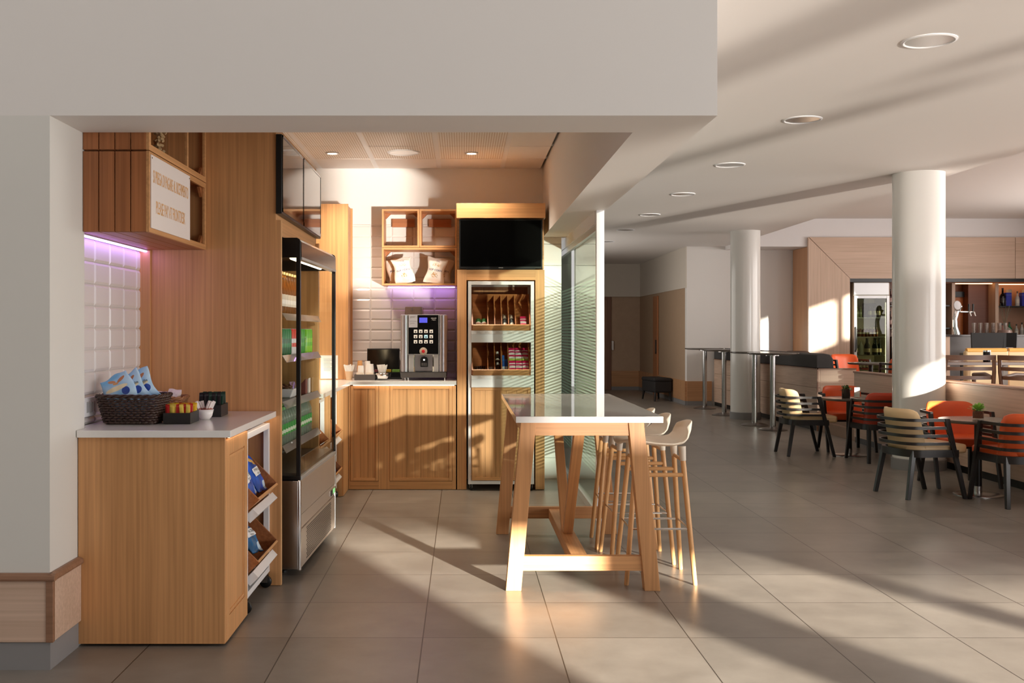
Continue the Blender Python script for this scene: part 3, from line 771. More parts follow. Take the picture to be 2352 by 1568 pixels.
lettering('PLEASE PAY AT FRONTDESK', 0.082, goldink, t, (0.0046, -0.005, -0.062), FACE_X, 0.47)
b = MB()
for yy in (4.605, 5.232): b.lathe([(0.001, 0.0), (0.004, 0.0), (0.004, 0.003), (0.001, 0.003)], n=10)
for yy in (4.605, 5.232):
    q = MB().lathe([(0.0005, 0), (0.004, 0), (0.003, 0.002), (0.0005, 0.002)], n=10); q.xf(Matrix.Translation((-1.385, yy, 2.155)) @ Matrix.Rotation(R(90), 4, 'Y')); build('sign_screw', at(t, q), steel, t)
t = thing('cork_jar', 'tall glass jar of corks in the crate above the sign', 'jar', (-1.47, 4.98, 2.2))
build('jar', MB().lathe([(0.045, 0.0), (0.048, 0.01), (0.048, 0.24), (0.03, 0.27), (0.03, 0.30)], n=24), glass('jar_glass', (240, 238, 230)), t, smooth=50)
b = MB(); rnd = random.Random(5)
for i in range(46):
    a = rnd.uniform(0, 6.28); r = rnd.uniform(0.0, 0.032); p = Vector((r * math.cos(a), r * math.sin(a), 0.02 + i * 0.0045)); d = Vector((rnd.uniform(-1, 1), rnd.uniform(-1, 1), rnd.uniform(-0.6, 0.6))).normalized() * 0.012
    b.tube([p - d, p + d], 0.0075, 8)
build('corks', b, M('cork', (214, 184, 146), 0.8, var=0.15, nscale=40), t, kind='stuff')
t = thing('led_strip', 'violet light strip under the slatted crate above the wicker basket', 'light strip', (-1.715, 5.09, 1.816))
build('channel', MB().box(-0.012, 0.012, -0.49, 0.49, 0.0, 0.005), alu, t)
build('diffuser', MB().box(-0.009, 0.009, -0.49, 0.49, -0.006, 0.0), led, t)

# switch plate on the tiles
t = thing('switch_plate', 'white wall switch plate low on the tiles behind the wicker basket', 'switch', (-1.742, 4.80, 1.03))
build('plate', MB().box(0, 0.010, -0.075, 0.075, -0.045, 0.045), whitemetal, t, bevel=0.004)
for i in range(4): build('rocker', MB().box(0.010, 0.014, -0.05 + i * 0.026, -0.028 + i * 0.026, -0.025, 0.025), alu, t, bevel=0.002)

# ------------------------------------------------------------------ surround of the fridge
t = thing('fridge_surround', 'tall oak enclosure around the glass fridge with a broad plain end panel', 'cabinet', (-1.36, 6.3, 0))
m = MB().prism([(-1.750, 0.002), (-0.988, 0.002), (-0.988, 1.985), (-1.012, 1.985), (-1.012, 2.50), (-1.750, 2.50)], 5.60, 5.63, 'y')
build('end_panel', at(t, m), oak_z, t, bevel=0.0015)
build('corner_post', at(t, MB().box(-1.752, -1.69, 5.582, 5.5995, 0.95, 1.82)), oak_z, t, bevel=0.001)
build('fascia', at(t, MB().box(-1.034, -1.012, 5.63, 7.10, 1.912, 2.50)), oak_y, t)
build('top_board', at(t, MB().box(-1.750, -1.034, 5.63, 7.10, 2.47, 2.50)), oak_y, t)
build('inner_panel', at(t, MB().prism([(-1.750, 0.002), (-0.99, 0.002), (-0.99, 1.985), (-1.012, 1.985), (-1.012, 2.50), (-1.750, 2.50)], 7.10, 7.14, 'y')), oak_z, t, bevel=0.0015)
build('edge_band', at(t, MB().box(-0.9878, -0.984, 5.6, 5.63, 0.002, 1.985)), wood('oak_edge', (224, 176, 124), 'z'), t)
# menu screen on the fascia
t = thing('menu_screen', 'black framed double menu screen above the glass fridge', 'screen', (-1.0, 6.35, 2.23))
build('housing', at(t, MB().box(-1.010, -0.978, 5.585, 7.12, 2.018, 2.449)), black, t, bevel=0.003)
scr = M('dark_glass_screen', (30, 28, 27), 0.05, var=0.0); scr.node_tree.nodes['Principled BSDF'].inputs['IOR'].default_value = 1.9
for a, b_ in ((5.60, 6.335), (6.352, 7.105)):
    s = build('screen', at(t, MB().box(-0.978, -0.976, a + 0.012, b_ - 0.012, 2.05, 2.435)), scr, t)
    q = MB(); q.box(-0.978, -0.974, a, a + 0.012, 2.03, 2.447); q.box(-0.978, -0.974, b_ - 0.012, b_, 2.03, 2.447); q.box(-0.978, -0.974, a, b_, 2.03, 2.05); q.box(-0.978, -0.974, a, b_, 2.435, 2.447)
    build('bezel', at(t, q), blackgloss, s)

# ------------------------------------------------------------------ open glass fridge
fz = thing('display_fridge', 'open-front glass and steel drinks fridge in the oak enclosure', 'fridge', (-0.911, 5.8, 0), R(-1.9))
LF = 1.277
front_steel = M('warm_steel_front', (214, 200, 188), 0.36, 0.6, var=0.03, nscale=4)
build('body', MB().box(-0.66, -0.012, 0.0, LF, 0.04, 0.54), steel, fz, bevel=0.004)
m = MB().box(-0.012, 0.0, 0.03, LF - 0.025, 0.345, 0.538); m.prism([(-0.012, 0.345), (0.0, 0.345), (-0.008, 0.262), (-0.012, 0.262)], 0.03, LF - 0.025, 'y') if False else None
build('front_panel', m, front_steel, fz, bevel=0.003)
q = MB(); q.add([(0.0, 0.03, 0.345), (0.0, LF - 0.025, 0.345), (-0.010, LF - 0.025, 0.262), (-0.010, 0.03, 0.262)], [(0, 1, 2, 3)])
build('slanted_panel', q, front_steel, fz)
for y0 in (0.0, LF - 0.025):
    build('corner_trim', MB().box(-0.02, 0.002, y0, y0 + (0.03 if y0 == 0 else 0.025), 0.03, 0.545), M('polished_steel', (226, 226, 228), 0.18, 1.0, var=0.0), fz, bevel=0.008)
gp_ = MB().box(-0.012, -0.002, 0.03, LF - 0.025, 0.045, 0.258)
gr2 = build('grille_panel', gp_, front_steel, fz)
ho = MB()
for i in range(36):
    for j in range(15):
        y = 0.20 + i * 0.0245 + (0.012 if j % 2 else 0); z = 0.062 + j * 0.0125
        ho.box(-0.002, -0.0012, y, y + 0.014, z, z + 0.0078)
build('grille_holes', ho, black, gr2)
build('thermostat', MB().box(-0.006, 0.003, LF - 0.24, LF - 0.03, 0.285, 0.325), steel, fz)
build('switch', MB().box(0.003, 0.007, LF - 0.23, LF - 0.17, 0.287, 0.323), black, fz, bevel=0.002)
build('display', MB().box(0.003, 0.005, LF - 0.15, LF - 0.06, 0.290, 0.320), emit('green_display', (150, 225, 150), 0.5), fz)
for y in (0.12, LF - 0.12):
    for x in (-0.12, -0.55): build('foot', MB().lathe([(0.022, 0), (0.022, 0.012), (0.012, 0.02), (0.012, 0.042)], (x, y, 0), 16), black, fz)
# black end frames with glass
for y0 in (0.0, LF - 0.022):
    m = MB(); y1 = y0 + 0.022
    m.box(-0.024, 0.0, y0, y1, 0.566, 1.795); m.box(-0.64, 0.0, y0, y1, 0.545, 0.566); m.box(-0.64, -0.62, y0, y1, 0.566, 1.795)
    m.prism([(-0.64, 1.795), (0.0, 1.795), (0.0, 1.885), (-0.006, 1.900), (-0.02, 1.908), (-0.64, 1.908)], y0, y1, 'y')
    f = build('end_frame', m, black, fz, bevel=0.002)
    build('end_glass', MB().box(-0.62, -0.024, y0 + 0.008, y0 + 0.014, 0.566, 1.795), clear, f)
build('back_wall', MB().box(-0.66, -0.64, 0.0, LF, 0.54, 1.90), M('fridge_liner', (120, 112, 104), 0.35, 0.7), fz)
build('top_cover', MB().box(-0.64, -0.10, 0.022, LF - 0.022, 1.86, 1.905), black, fz)
canopy = M('smoked_canopy', (120, 108, 104), 0.18, 0.4)
m = MB().prism([(-0.11, 1.905), (-0.02, 1.905), (0.002, 1.885), (0.004, 1.80), (-0.004, 1.80), (-0.006, 1.878), (-0.024, 1.896), (-0.11, 1.897)], 0.022, LF - 0.022, 'y')
build('canopy', m, canopy, fz)
m = MB().prism([(-0.004, 1.80), (0.006, 1.80), (0.006, 1.786), (-0.03, 1.786), (-0.03, 1.792), (-0.004, 1.792)], 0.022, LF - 0.022, 'y')
build('canopy_rail', m, alu, fz)
tb = MB().tube([(-0.06, 0.06, 1.80), (-0.06, 1.0, 1.80)], 0.013, 14)
build('lamp_tube', tb, emit('fluorescent_tube', (255, 222, 176), 16), fz, smooth=40)
build('lamp_holder', MB().box(-0.09, -0.03, 0.03, 1.1, 1.825, 1.845), whitemetal, fz)
build('base_tray', MB().box(-0.62, -0.02, 0.022, LF - 0.022, 0.545, 0.58), M('fridge_tray', (110, 104, 98), 0.35, 0.6), fz)
build('riser_glass', MB().box(-0.012, -0.006, 0.024, LF - 0.024, 0.56, 0.665), clear, fz)
build('riser_rail', MB().box(-0.02, 0.003, 0.024, LF - 0.024, 0.541, 0.562), alu, fz, bevel=0.002)
SHZ = (1.48, 1.24, 0.977, 0.727); acryl = glass('price_rail_acrylic', (236, 230, 226), 1.5, 0.42, (226, 218, 214))
shm = M('shelf_sheet', (150, 144, 140), 0.4, 0.5)
for z in SHZ:
    s = build('shelf', MB().box(-0.60, -0.11, 0.03, LF - 0.09, z - 0.006, z), glass('shelf_glass', (225, 228, 224), 1.5, 0.25, (190, 186, 180)), fz)
    q = MB(); q.add([(-0.11, 0.03, z + 0.004), (-0.11, LF - 0.09, z + 0.004), (-0.085, LF - 0.09, z - 0.036), (-0.085, 0.03, z - 0.036)], [(0, 1, 2, 3)])
    build('price_strip', q, acryl, s, solid=0.003)
FM = Matrix.Translation(fz.location) @ Matrix.Rotation(R(-1.9), 4, 'Z')
def fw(x, y, z): return FM @ Vector((x, y, z))
# contents
amber = bands('amber_bottle', [(0, (172, 146, 108)), (0.30, (232, 226, 214)), (0.50, (168, 130, 84)), (0.62, (214, 188, 136)), (0.95, (236, 232, 220))], 'z', 0, 0.245, 0.1)
bt = MB().lathe([(0.0, 0), (0.029, 0.0), (0.031, 0.006), (0.031, 0.13), (0.026, 0.155), (0.014, 0.19), (0.013, 0.228), (0.015, 0.232), (0.015, 0.245), (0.0, 0.246)], n=20, caps=False)
p0 = None
for i in range(2):
    for j in range(8):
        L = 'amber glass bottle with pale label on the top fridge shelf'
        loc = fw(-0.15 - 0.075 * i, 0.09 + 0.078 * j, 1.4805)
        if p0 is None:
            p0 = single('glass_bottle', bt, glass('amber_glass', (236, 206, 150), 1.5, 0.22, (206, 160, 96)), L, 'bottle', loc, group='amber bottles on the top fridge shelf', smooth=50)
            build('label', MB().lathe([(0.0314, 0.045), (0.0314, 0.115)], n=20, caps=False), bands('beer_label', [(0, (226, 218, 204)), (0.35, (246, 242, 236)), (0.7, (220, 208, 190))], 'z', 0.045, 0.115, 0.4, wob=0.02), p0, smooth=50)
            build('cap', MB().lathe([(0.0158, 0.232), (0.0158, 0.247), (0.0, 0.248)], n=16, caps=False), M('bottle_cap_gold', (214, 186, 126), 0.3, 0.6), p0, smooth=50)
            build('contents', MB().lathe([(0.0, 0.008), (0.0265, 0.009), (0.0285, 0.13), (0.022, 0.158), (0.011, 0.19), (0.0, 0.19)], n=16, caps=False), glass('pale_beer', (240, 214, 160), 1.3, 0.2, (222, 182, 110)), p0, smooth=50)
        else: dup(p0, loc=loc)
def can(col1, col2, txt, inkm, loc, label, group=None):
    t = thing('drink_can', label, 'can', loc, group=group)
    m_ = bands('can_%d_%d' % (col1[0], col1[1]), [(0, col2), (0.30, col1), (0.45, col2), (0.62, col1)], 'z', 0, 0.155, 0.25)
    build('body', MB().lathe([(0.022, 0), (0.027, 0.008), (0.028, 0.012), (0.028, 0.142), (0.0235, 0.154)], n=24), m_, t, smooth=40)
    build('lid', MB().lathe([(0.0235, 0.154), (0.024, 0.156), (0.022, 0.156), (0.021, 0.1535), (0.0, 0.1535)], n=24, caps=False), alu, t)
    lettering(txt, 0.030, inkm, t, (0, -0.0292, 0.095), FACE_Y, 0.85)
    return t
rows = [((40, 130, 70), (30, 100, 56), 'ON', whiteink, 'dark green drink can with white lettering'), ((222, 62, 40), (232, 226, 226), 'FA', blueink, 'red can with navy letters'),
        ((206, 60, 44), (214, 220, 230), 'AA', blueink, 'deep red can with navy letters'), ((84, 172, 60), (60, 150, 50), 'ES', whiteink, 'mid green can with white letters')]
rows.append(((120, 205, 50), (150, 220, 60), 'ESS', whiteink, 'bright lime green can with white letters'))
spots_ = ((0.14, 0.205, 0.27, 0.335), (0.42, 0.485), (0.55, 0.615), (0.70, 0.765), (0.90, 0.965, 1.03))
for (c1, c2, tx, ik, lb), ys in zip(rows, spots_):
    c0 = None
    for x in (-0.145, -0.208):
        for y in ys:
            if c0 is None: c0 = can(c1, c2, tx, ik, fw(x, y, 1.2405), lb + ' on the second fridge shelf', lb + ' in a row')
            else: dup(c0, loc=fw(x, y, 1.2405))
t = thing('salad_tray', 'white salad tray with a clear domed lid on the third fridge shelf', 'food tray', fw(-0.245, 0.52, 0.9775), R(-2))
build('tray', MB().hexa([(-0.10, -0.08, 0), (0.10, -0.08, 0), (0.10, 0.08, 0), (-0.10, 0.08, 0)], [(-0.125, -0.105, 0.055), (0.125, -0.105, 0.055), (0.125, 0.105, 0.055), (-0.125, 0.105, 0.055)]), whitemetal, t, bevel=0.006)
build('lid', MB().hexa([(-0.122, -0.102, 0.056), (0.122, -0.102, 0.056), (0.122, 0.102, 0.056), (-0.122, 0.102, 0.056)], [(-0.09, -0.07, 0.095), (0.09, -0.07, 0.095), (0.09, 0.07, 0.095), (-0.09, 0.07, 0.095)]), clear, t)
build('salad', MB().grid(lambda u, v: ((u - .5) * .19, (v - .5) * .15, 0.066 + 0.012 * math.sin(19 * u + 5 * v) * math.sin(17 * v)), 24, 20), M('salad_mix', (128, 88, 66), 0.6, var=0.5, nscale=40), t, solid=0.004)
for j in range(3):
    single('sandwich_pack', MB().prism([(-0.05, 0), (0.05, 0), (0.05, 0.10)], -0.03, 0.03, 'y'), M('pack_card_%d' % j, [(120, 64, 54), (236, 228, 214), (188, 150, 96)][j], 0.5, var=0.2, nscale=30),
           ['brown', 'white', 'tan'][j] + ' wedge sandwich pack on the third fridge shelf', 'sandwich pack', fw(-0.17, 0.84 + 0.11 * j, 0.9775), (0, 0, R(-2)), bevel=0.003)
wb = bands('water_bottle_print', [(0, (210, 222, 214)), (0.28, (70, 168, 74)), (0.36, (214, 236, 214)), (0.46, (60, 160, 70)), (0.55, (214, 224, 220)), (0.93, (240, 240, 240))], 'z', 0, 0.215, 0.08)
bt = MB().lathe([(0.0, 0), (0.028, 0.0), (0.031, 0.008), (0.029, 0.03), (0.031, 0.04), (0.031, 0.12), (0.029, 0.14), (0.030, 0.15), (0.014, 0.19), (0.012, 0.195), (0.014, 0.197), (0.014, 0.213), (0.0, 0.215)], n=18, caps=False)
p0 = None
for i in range(2):
    for j in range(14):
        loc = fw(-0.145 - 0.07 * i, 0.085 + 0.07 * j, 0.7275)
        if p0 is None:
            p0 = single('water_bottle', bt, glass('water_bottle_plastic', (226, 240, 230), 1.45, 0.28, (206, 222, 210)), 'clear water bottle with green label on the lowest fridge shelf', 'bottle', loc, group='water bottles on the lowest fridge shelf', smooth=50)
            build('label', MB().lathe([(0.0314, 0.055), (0.0314, 0.118)], n=18, caps=False), bands('water_label', [(0, (70, 168, 74)), (0.3, (222, 240, 214)), (0.62, (60, 160, 70))], 'z', 0.055, 0.118, 0.35, wob=0.015), p0, smooth=50)
            build('cap', MB().lathe([(0.0148, 0.196), (0.0148, 0.214), (0.0, 0.2155)], n=16, caps=False), M('green_cap', (90, 170, 90), 0.4), p0, smooth=50)
        else: dup(p0, loc=loc)
for j in range(3):
    single('wrapped_roll', pouch(0.13, 0.16, 0.08, 30 + j), M('dark_wrap_%d' % j, [(60, 52, 58), (48, 46, 56), (70, 60, 56)][j], 0.2), ['dark wrapped roll against the glass in the fridge base tray', 'middle dark wrapped roll in the fridge base tray', 'dark wrapped roll deepest in the fridge base tray'][j], 'food pack', fw(-0.25 - 0.03 * j, 0.34 + 0.17 * j, 0.625), (R(-80), 0, R(20 * j)), smooth=True)

# ------------------------------------------------------------------ return counter and back counter
t = thing('return_cabinet', 'oak base carcass beyond the fridge that houses two snack trolleys', 'cabinet', (-1.36, 8.0, 0))
build('back_panel', at(t, MB().box(-1.75, -1.735, 7.16, 9.0, 0, 0.914)), oak_dk, t)
build('mid_panel', at(t, MB().box(-1.73, -1.01, 7.865, 7.885, 0.004, 0.914)), oak_z, t)
build('far_panel', at(t, MB().box(-1.73, -1.01, 8.60, 8.62, 0.004, 0.914)), oak_z, t)
build('filler', at(t, MB().box(-1.02, -0.995, 8.62, 8.998, 0.004, 0.914)), oak_z, t)
build('top_rail', at(t, MB().box(-1.03, -1.012, 7.16, 8.6, 0.895, 0.914)), oak_y, t)
ct = thing('worktop', 'white quartz worktop that turns the corner under the coffee machine', 'countertop', (-0.9, 8.6, 0.916))
m = MB().prism([(-1.742, 7.15), (-0.965, 7.15), (-0.965, 8.94), (-0.052, 8.94), (-0.052, 9.655), (-1.742, 9.655)], 0.916, 0.947)
build('slab', at(ct, m), quartz, ct, bevel=0.002)
build('led_strip', at(ct, MB().box(-0.95, -0.07, 8.965, 8.975, 0.910, 0.9158)), ledw, ct)
t = thing('base_cabinet', 'oak base cabinet with planked doors below the coffee machine', 'cabinet', (-0.53, 9.3, 0))
build('carcass', at(t, MB().box(-0.985, -0.056, 9.006, 9.65, 0.004, 0.908)), oak_z, t)
m = MB()
for a in ((-0.992, -0.978, 0.004, 0.908), (-0.730, -0.634, 0.004, 0.908), (-0.089, -0.056, 0.004, 0.908)): m.box(a[0], a[1], 8.992, 9.006, a[2], a[3])
build('stiles', at(t, m), oak_z, t, bevel=0.001)
m = MB().box(-0.978, -0.730, 8.992, 9.006, 0.004, 0.074); m.box(-0.634, -0.089, 8.992, 9.006, 0.004, 0.074)
build('bottom_rail', at(t, m), oak_x, t, bevel=0.001)
def plank_door(t, x0, x1, z0, z1, y, n, name='door', mat=None):
    f = MB(); e = 0.026
    f.box(x0 + e - 0.001, x1 - e + 0.001, y + 0.010, y + 0.0138, z0 + 0.001, z1 - 0.001)
    d = build(name, at(t, f), oak_dk, t)
    for a in (x0, x1 - e): build('door_stile', at(t, MB().box(a, a + e, y - 0.006, y + 0.014, z0, z1)), oak_z, d, bevel=0.003)
    for a in (z0, z1 - e): build('door_rail', at(t, MB().box(x0 + e, x1 - e, y - 0.006, y + 0.014, a, a + e)), oak_x, d, bevel=0.003)
    f = MB(); w_ = (x1 - x0 - 2 * e) / n
    for i in range(n): f.box(x0 + e + i * w_ + 0.0012, x0 + e + (i + 1) * w_ - 0.0012, y + 0.003, y + 0.011, z0 + e, z1 - e)
    build('planks', at(t, f), wood('oak_planks', OAK, 'z', 0.66, 0.42, 55, 9), d)
    return d
plank_door(t, -0.976, -0.732, 0.078, 0.905, 8.992, 3)
plank_door(t, -0.632, -0.091, 0.078, 0.905, 8.992, 4)
t = thing('column_cabinet', 'narrow oak column cabinet on the return of the white worktop', 'cabinet', (-1.4, 9.48, 0.947))
build('carcass', at(t, MB().box(-1.745, -1.045, 9.32, 9.655, 0.948, 2.53)), oak_z, t)
build('front_panel', at(t, MB().box(-1.745, -1.03, 9.30, 9.32, 0.948, 2.53)), oak_z, t, bevel=0.001)
build('edge_strip', at(t, MB().box(-1.045, -1.028, 9.648, 9.668, 0.948, 2.53)), oak_z, t)
t = thing('menu_sheet', 'white printed sheet fixed to the oak column cabinet', 'paper sheet', (-1.20, 9.296, 1.06))
build('sheet', MB().box(-0.078, 0.078, -0.002, 0.003, -0.105, 0.105), paper, t)
q = MB()
for i in range(9): q.box(-0.05, 0.05 - 0.02 * (i % 3), -0.0028, -0.002, 0.07 - i * 0.013, 0.073 - i * 0.013)
build('print', q, greyink, t)

# crates on the back wall
def wall_crate(x0, x1, z0, z1, label, back=True):
    t = thing('wall_crate', label, 'crate', ((x0 + x1) / 2, 9.5, z0), group='open oak crates above the coffee machine')
    T = 0.017; y0, y1 = 9.35, 9.655
    build('side', at(t, MB().box(x0, x0 + T, y0, y1, z0, z1)), oak_z, t, bevel=0.001); build('side', at(t, MB().box(x1 - T, x1, y0, y1, z0, z1)), oak_z, t, bevel=0.001)
    build('board', at(t, MB().box(x0 + T, x1 - T, y0, y1, z0, z0 + T)), oak_x, t, bevel=0.001); build('board', at(t, MB().box(x0 + T, x1 - T, y0, y1, z1 - T, z1)), oak_x, t, bevel=0.001)
    for (cx, s) in ((x0 + T, 1), (x1 - T, -1)):
        for (cz, s2) in ((z0 + T, 1), (z1 - T, -1)):
            e = 0.05 if s2 < 0 else 0.035
            q = MB().prism([(cx, cz), (cx + s * e, cz), (cx, cz + s2 * e)], y1 - 0.09 if s2 < 0 else y1 - 0.05, y1 - 0.04, 'y'); build('corner_brace', at(t, q), oak_dk, t)
    if back: build('back_rail', at(t, MB().box(x0 + 0.075, x1 - 0.055, y1 - 0.022, y1 - 0.006, z1 - 0.135, z1 - 0.06)), oak_dx, t)
    return t
wall_crate(-0.730, -0.391, 2.142, 2.489, 'square open oak crate over the popcorn, farther from the black television')
wall_crate(-0.389, -0.050, 2.142, 2.489, 'square open oak crate over the popcorn, next to the black television')
wall_crate(-0.730, -0.050, 1.798, 2.139, 'wide open oak crate holding the popcorn bags', False)
t = thing('led_strip', 'violet light strip under the popcorn crate', 'light strip', (-0.38, 9.60, 1.794))
build('channel', MB().box(-0.31, 0.31, -0.012, 0.012, 0, 0.0035), alu, t); build('diffuser', MB().box(-0.31, 0.31, -0.009, 0.009, -0.006, 0), led, t)
popm = M('popcorn_bag', (236, 228, 220), 0.45, var=0.03, nscale=14); kern = M('popcorn_print', (206, 164, 104), 0.6, var=0.3, nscale=60)
def popcorn(x, y, roll, yaw, label, seed, h=0.24):
    t = thing('popcorn_bag', label, 'snack bag', (x, y, 1.8165), group='popcorn bags in the wide crate')
    t.rotation_euler = (Matrix.Rotation(yaw, 4, 'Z') @ Matrix.Rotation(R(-8), 4, 'X') @ Matrix.Rotation(roll, 4, 'Y')).to_euler()
    build('bag', pouch(0.178, h, 0.08, seed), popm, t, smooth=True)
    fy = pouch_y(0.178, h, 0.08, seed); print_on('POP CORN', 0.025, blueink, t, 0.0, 0.118, fy, 0.95)
    print_on('XXL', 0.02, blueink, t, 0.01, 0.205, fy, 0.9)
    q = MB(); rnd = random.Random(seed)
    for i in range(70):
        a = rnd.uniform(0.15, PI - 0.15); r = rnd.uniform(0.012, 0.042); x_ = r * math.cos(a); z_ = 0.15 + 0.9 * r * math.sin(a)
        yy = fy(x_, z_); q.box(x_ - 0.0014, x_ + 0.0014, yy - 0.001, yy + 0.001, z_, z_ + 0.0028)
    build('dot_print', q, M('gold_dots', (196, 150, 70), 0.5), t)
    q = MB()
    for i in range(34):
        a = rnd.uniform(0, 6.28); r = rnd.uniform(0, 0.024); x_ = 1.3 * r * math.cos(a); z_ = 0.076 + r * math.sin(a)
        q.lathe([(0.0, -0.0045), (0.0045, 0.0), (0.0, 0.0045)], (x_, fy(x_, z_), z_), 7, caps=False)
    build('kernel_print', q, kern, t)
popcorn(-0.588, 9.53, R(-9), R(0), 'white popcorn bag leaning against the outer side of the wide crate', 11)
popcorn(-0.515, 9.41, R(-12), R(2), 'white popcorn bag leaning over its neighbour at the outer side of the wide crate', 12)
popcorn(-0.265, 9.41, R(10), R(-3), 'white popcorn bag in front at the television side of the wide crate', 13)
popcorn(-0.203, 9.535, R(9), R(-4), 'white popcorn bag half hidden at the television side of the wide crate', 14)

# ------------------------------------------------------------------ coffee machine
cmx = thing('coffee_machine', 'silver and black coffee machine with a panel of lit drink buttons', 'coffee machine', (-0.343, 9.30, 0.9475))
U = 0.000493
def cx(px): return (px - 570) * U
def cz(py): return (1466 - py) * U
yf = -0.16
build('body', MB().box(cx(152), cx(990), yf + 0.012, 0.28, cz(1320), cz(284)), silver, cmx, bevel=0.012)
for a, b_ in ((165, 292), (838, 980)):
    m = MB().grid(lambda u, v, a=a, b_=b_: (cx(a + (b_ - a) * u), yf + 0.012 - 0.022 * math.sin(PI * u) ** 0.6, cz(1312) + (cz(297) - cz(1312)) * v), 14, 1)
    build('side_column', m, M('silver_column', (168, 166, 172), 0.28, 0.75, var=0.0), cmx, smooth=True)
build('front_frame', MB().prism([(cx(284), cz(1000)), (cx(296), cz(1008)), (cx(834), cz(1008)), (cx(846), cz(1000)), (cx(846), cz(284)), (cx(284), cz(284))], yf - 0.004, yf + 0.013, 'y'), alu, cmx, bevel=0.002)
pnl = build('front_panel', MB().box(cx(296), cx(836), yf - 0.009, yf - 0.004, cz(994), cz(294)), blackgloss, cmx, bevel=0.002)
build('screen', MB().box(cx(492), cx(637), yf - 0.0105, yf - 0.009, cz(432), cz(340)), emit('blue_screen', (70, 74, 190), 0.9), cmx)
crd = build('notice_card', MB().box(cx(305), cx(459), yf - 0.0105, yf - 0.009, cz(517), cz(287)), M('card_grey', (196, 196, 206), 0.5, var=0.02), cmx)
q = MB()
for i, wv in enumerate((100, 80, 20)): q.box(cx(328), cx(328 + wv), yf - 0.0112, yf - 0.0105, cz(320 + i * 16), cz(313 + i * 16))
for i, wv in enumerate((75, 12)): q.box(cx(332), cx(332 + wv), yf - 0.0112, yf - 0.0105, cz(440 + i * 20), cz(433 + i * 20))
q.box(cx(320), cx(440), yf - 0.0112, yf - 0.0105, cz(404), cz(401))
build('notice_print', q, greyink, crd)
lettering('NESCAFÉ', 0.0125, whiteink, cmx, (cx(750), yf - 0.0092, cz(352)), FACE_Y, 0.95)
lettering('Alegria', 0.0125, whiteink, cmx, (cx(752), yf - 0.0092, cz(379)), FACE_Y, 1.0)
bm1 = emit('button_glow', (216, 206, 190), 0.55); bm2 = emit('button_glow_blue', (180, 220, 226), 0.7)
for j, py in enumerate((586, 680, 773)):
    for i, px_ in enumerate((425, 518, 612, 707)):
        hot = (i == 2 and j == 1)
        bt_ = build('button', MB().box(cx(px_ - 31), cx(px_ + 31), yf - 0.0115, yf - 0.009, cz(py + 29), cz(py - 29)), bm2 if hot else bm1, cmx, bevel=0.001)
        q = MB(); q.box(cx(px_ - 20), cx(px_ + 20), yf - 0.0122, yf - 0.0115, cz(py - 10), cz(py - 12)); q.prism([(cx(px_ - 14), cz(py - 2)), (cx(px_ - 10), cz(py + 22)), (cx(px_ + 10), cz(py + 22)), (cx(px_ + 14), cz(py - 2))], yf - 0.0122, yf - 0.0115, 'y')
        build('cup_symbol', q, blackink, bt_)
m = MB().lathe([(0.0, 0.012), (0.018, 0.012), (0.034, 0.006), (0.035, 0.0), (0.0, 0.0)], n=32, caps=False); m.xf(Matrix.Translation((cx(565), yf - 0.008, cz(945))) @ Matrix.Rotation(R(90), 4, 'X'))
dial = build('dial', m, M('dial_print', (190, 176, 160), 0.3, var=0.4, nscale=120), cmx, smooth=40)
m = MB().lathe([(0.0, 0.006), (0.013, 0.004), (0.016, 0.0), (0.0, 0.0)], n=24, caps=False); m.xf(Matrix.Translation((cx(565), yf - 0.019, cz(945))) @ Matrix.Rotation(R(90), 4, 'X'))
build('dial_badge', m, redink, dial, smooth=40)
m = MB().box(cx(302), cx(386), yf - 0.002, yf + 0.012, cz(1316), cz(1010)); m.box(cx(752), cx(838), yf - 0.002, yf + 0.012, cz(1316), cz(1010))
build('niche_sides', m, alu, cmx, bevel=0.002)
m = MB().grid(lambda u, v: (cx(386 + 366 * u), yf + 0.008 + 0.045 * math.sin(PI * u), cz(1316) + (cz(1008) - cz(1316)) * v), 20, 1)
m2 = build('cup_niche', m, M('niche_steel', (190, 190, 182), 0.22, 1.0, var=0.0), cmx, smooth=True, loc=(0, -0.004, 0))
m = MB().prism([(cx(512), cz(1225)), (cx(648), cz(1225)), (cx(648), cz(1085)), (cx(630), cz(1050)), (cx(580), cz(1036)), (cx(530), cz(1050)), (cx(512), cz(1085))], yf - 0.012, yf + 0.03, 'y')
dsp = build('dispenser', m, black, cmx, bevel=0.002)
q = MB()
for i in range(5): q.box(cx(535 + i * 20), cx(541 + i * 20), yf - 0.0135, yf - 0.012, cz(1205), cz(1150))
build('nozzle_slots', q, greyplinth, dsp)
m = MB().lathe([(0.0, 0), (0.008, 0.0), (0.007, 0.003), (0.0, 0.004)], n=16, caps=False); m.xf(Matrix.Translation((cx(578), yf - 0.012, cz(1098))) @ Matrix.Rotation(R(90), 4, 'X'))
build('nozzle_light', m, emit('nozzle_glow', (250, 250, 250), 1.0), dsp)
build('drip_base', MB().hexa([(cx(160), yf - 0.01, cz(1420)), (cx(978), yf - 0.01, cz(1420)), (cx(978), 0.28, cz(1420)), (cx(160), 0.28, cz(1420))], [(cx(150), yf - 0.03, cz(1318)), (cx(980), yf - 0.03, cz(1318)), (cx(980), 0.28, cz(1318)), (cx(150), 0.28, cz(1318))]), M('dark_metal', (78, 76, 76), 0.35, 0.6, var=0.15, nscale=30), cmx, bevel=0.004)
for px_ in (230, 290, 945):
    build('foot', MB().lathe([(0.010, 0), (0.010, 0.006), (0.006, 0.008), (0.006, 0.024)], (cx(px_), yf + 0.03, 0), 12), steel, cmx)
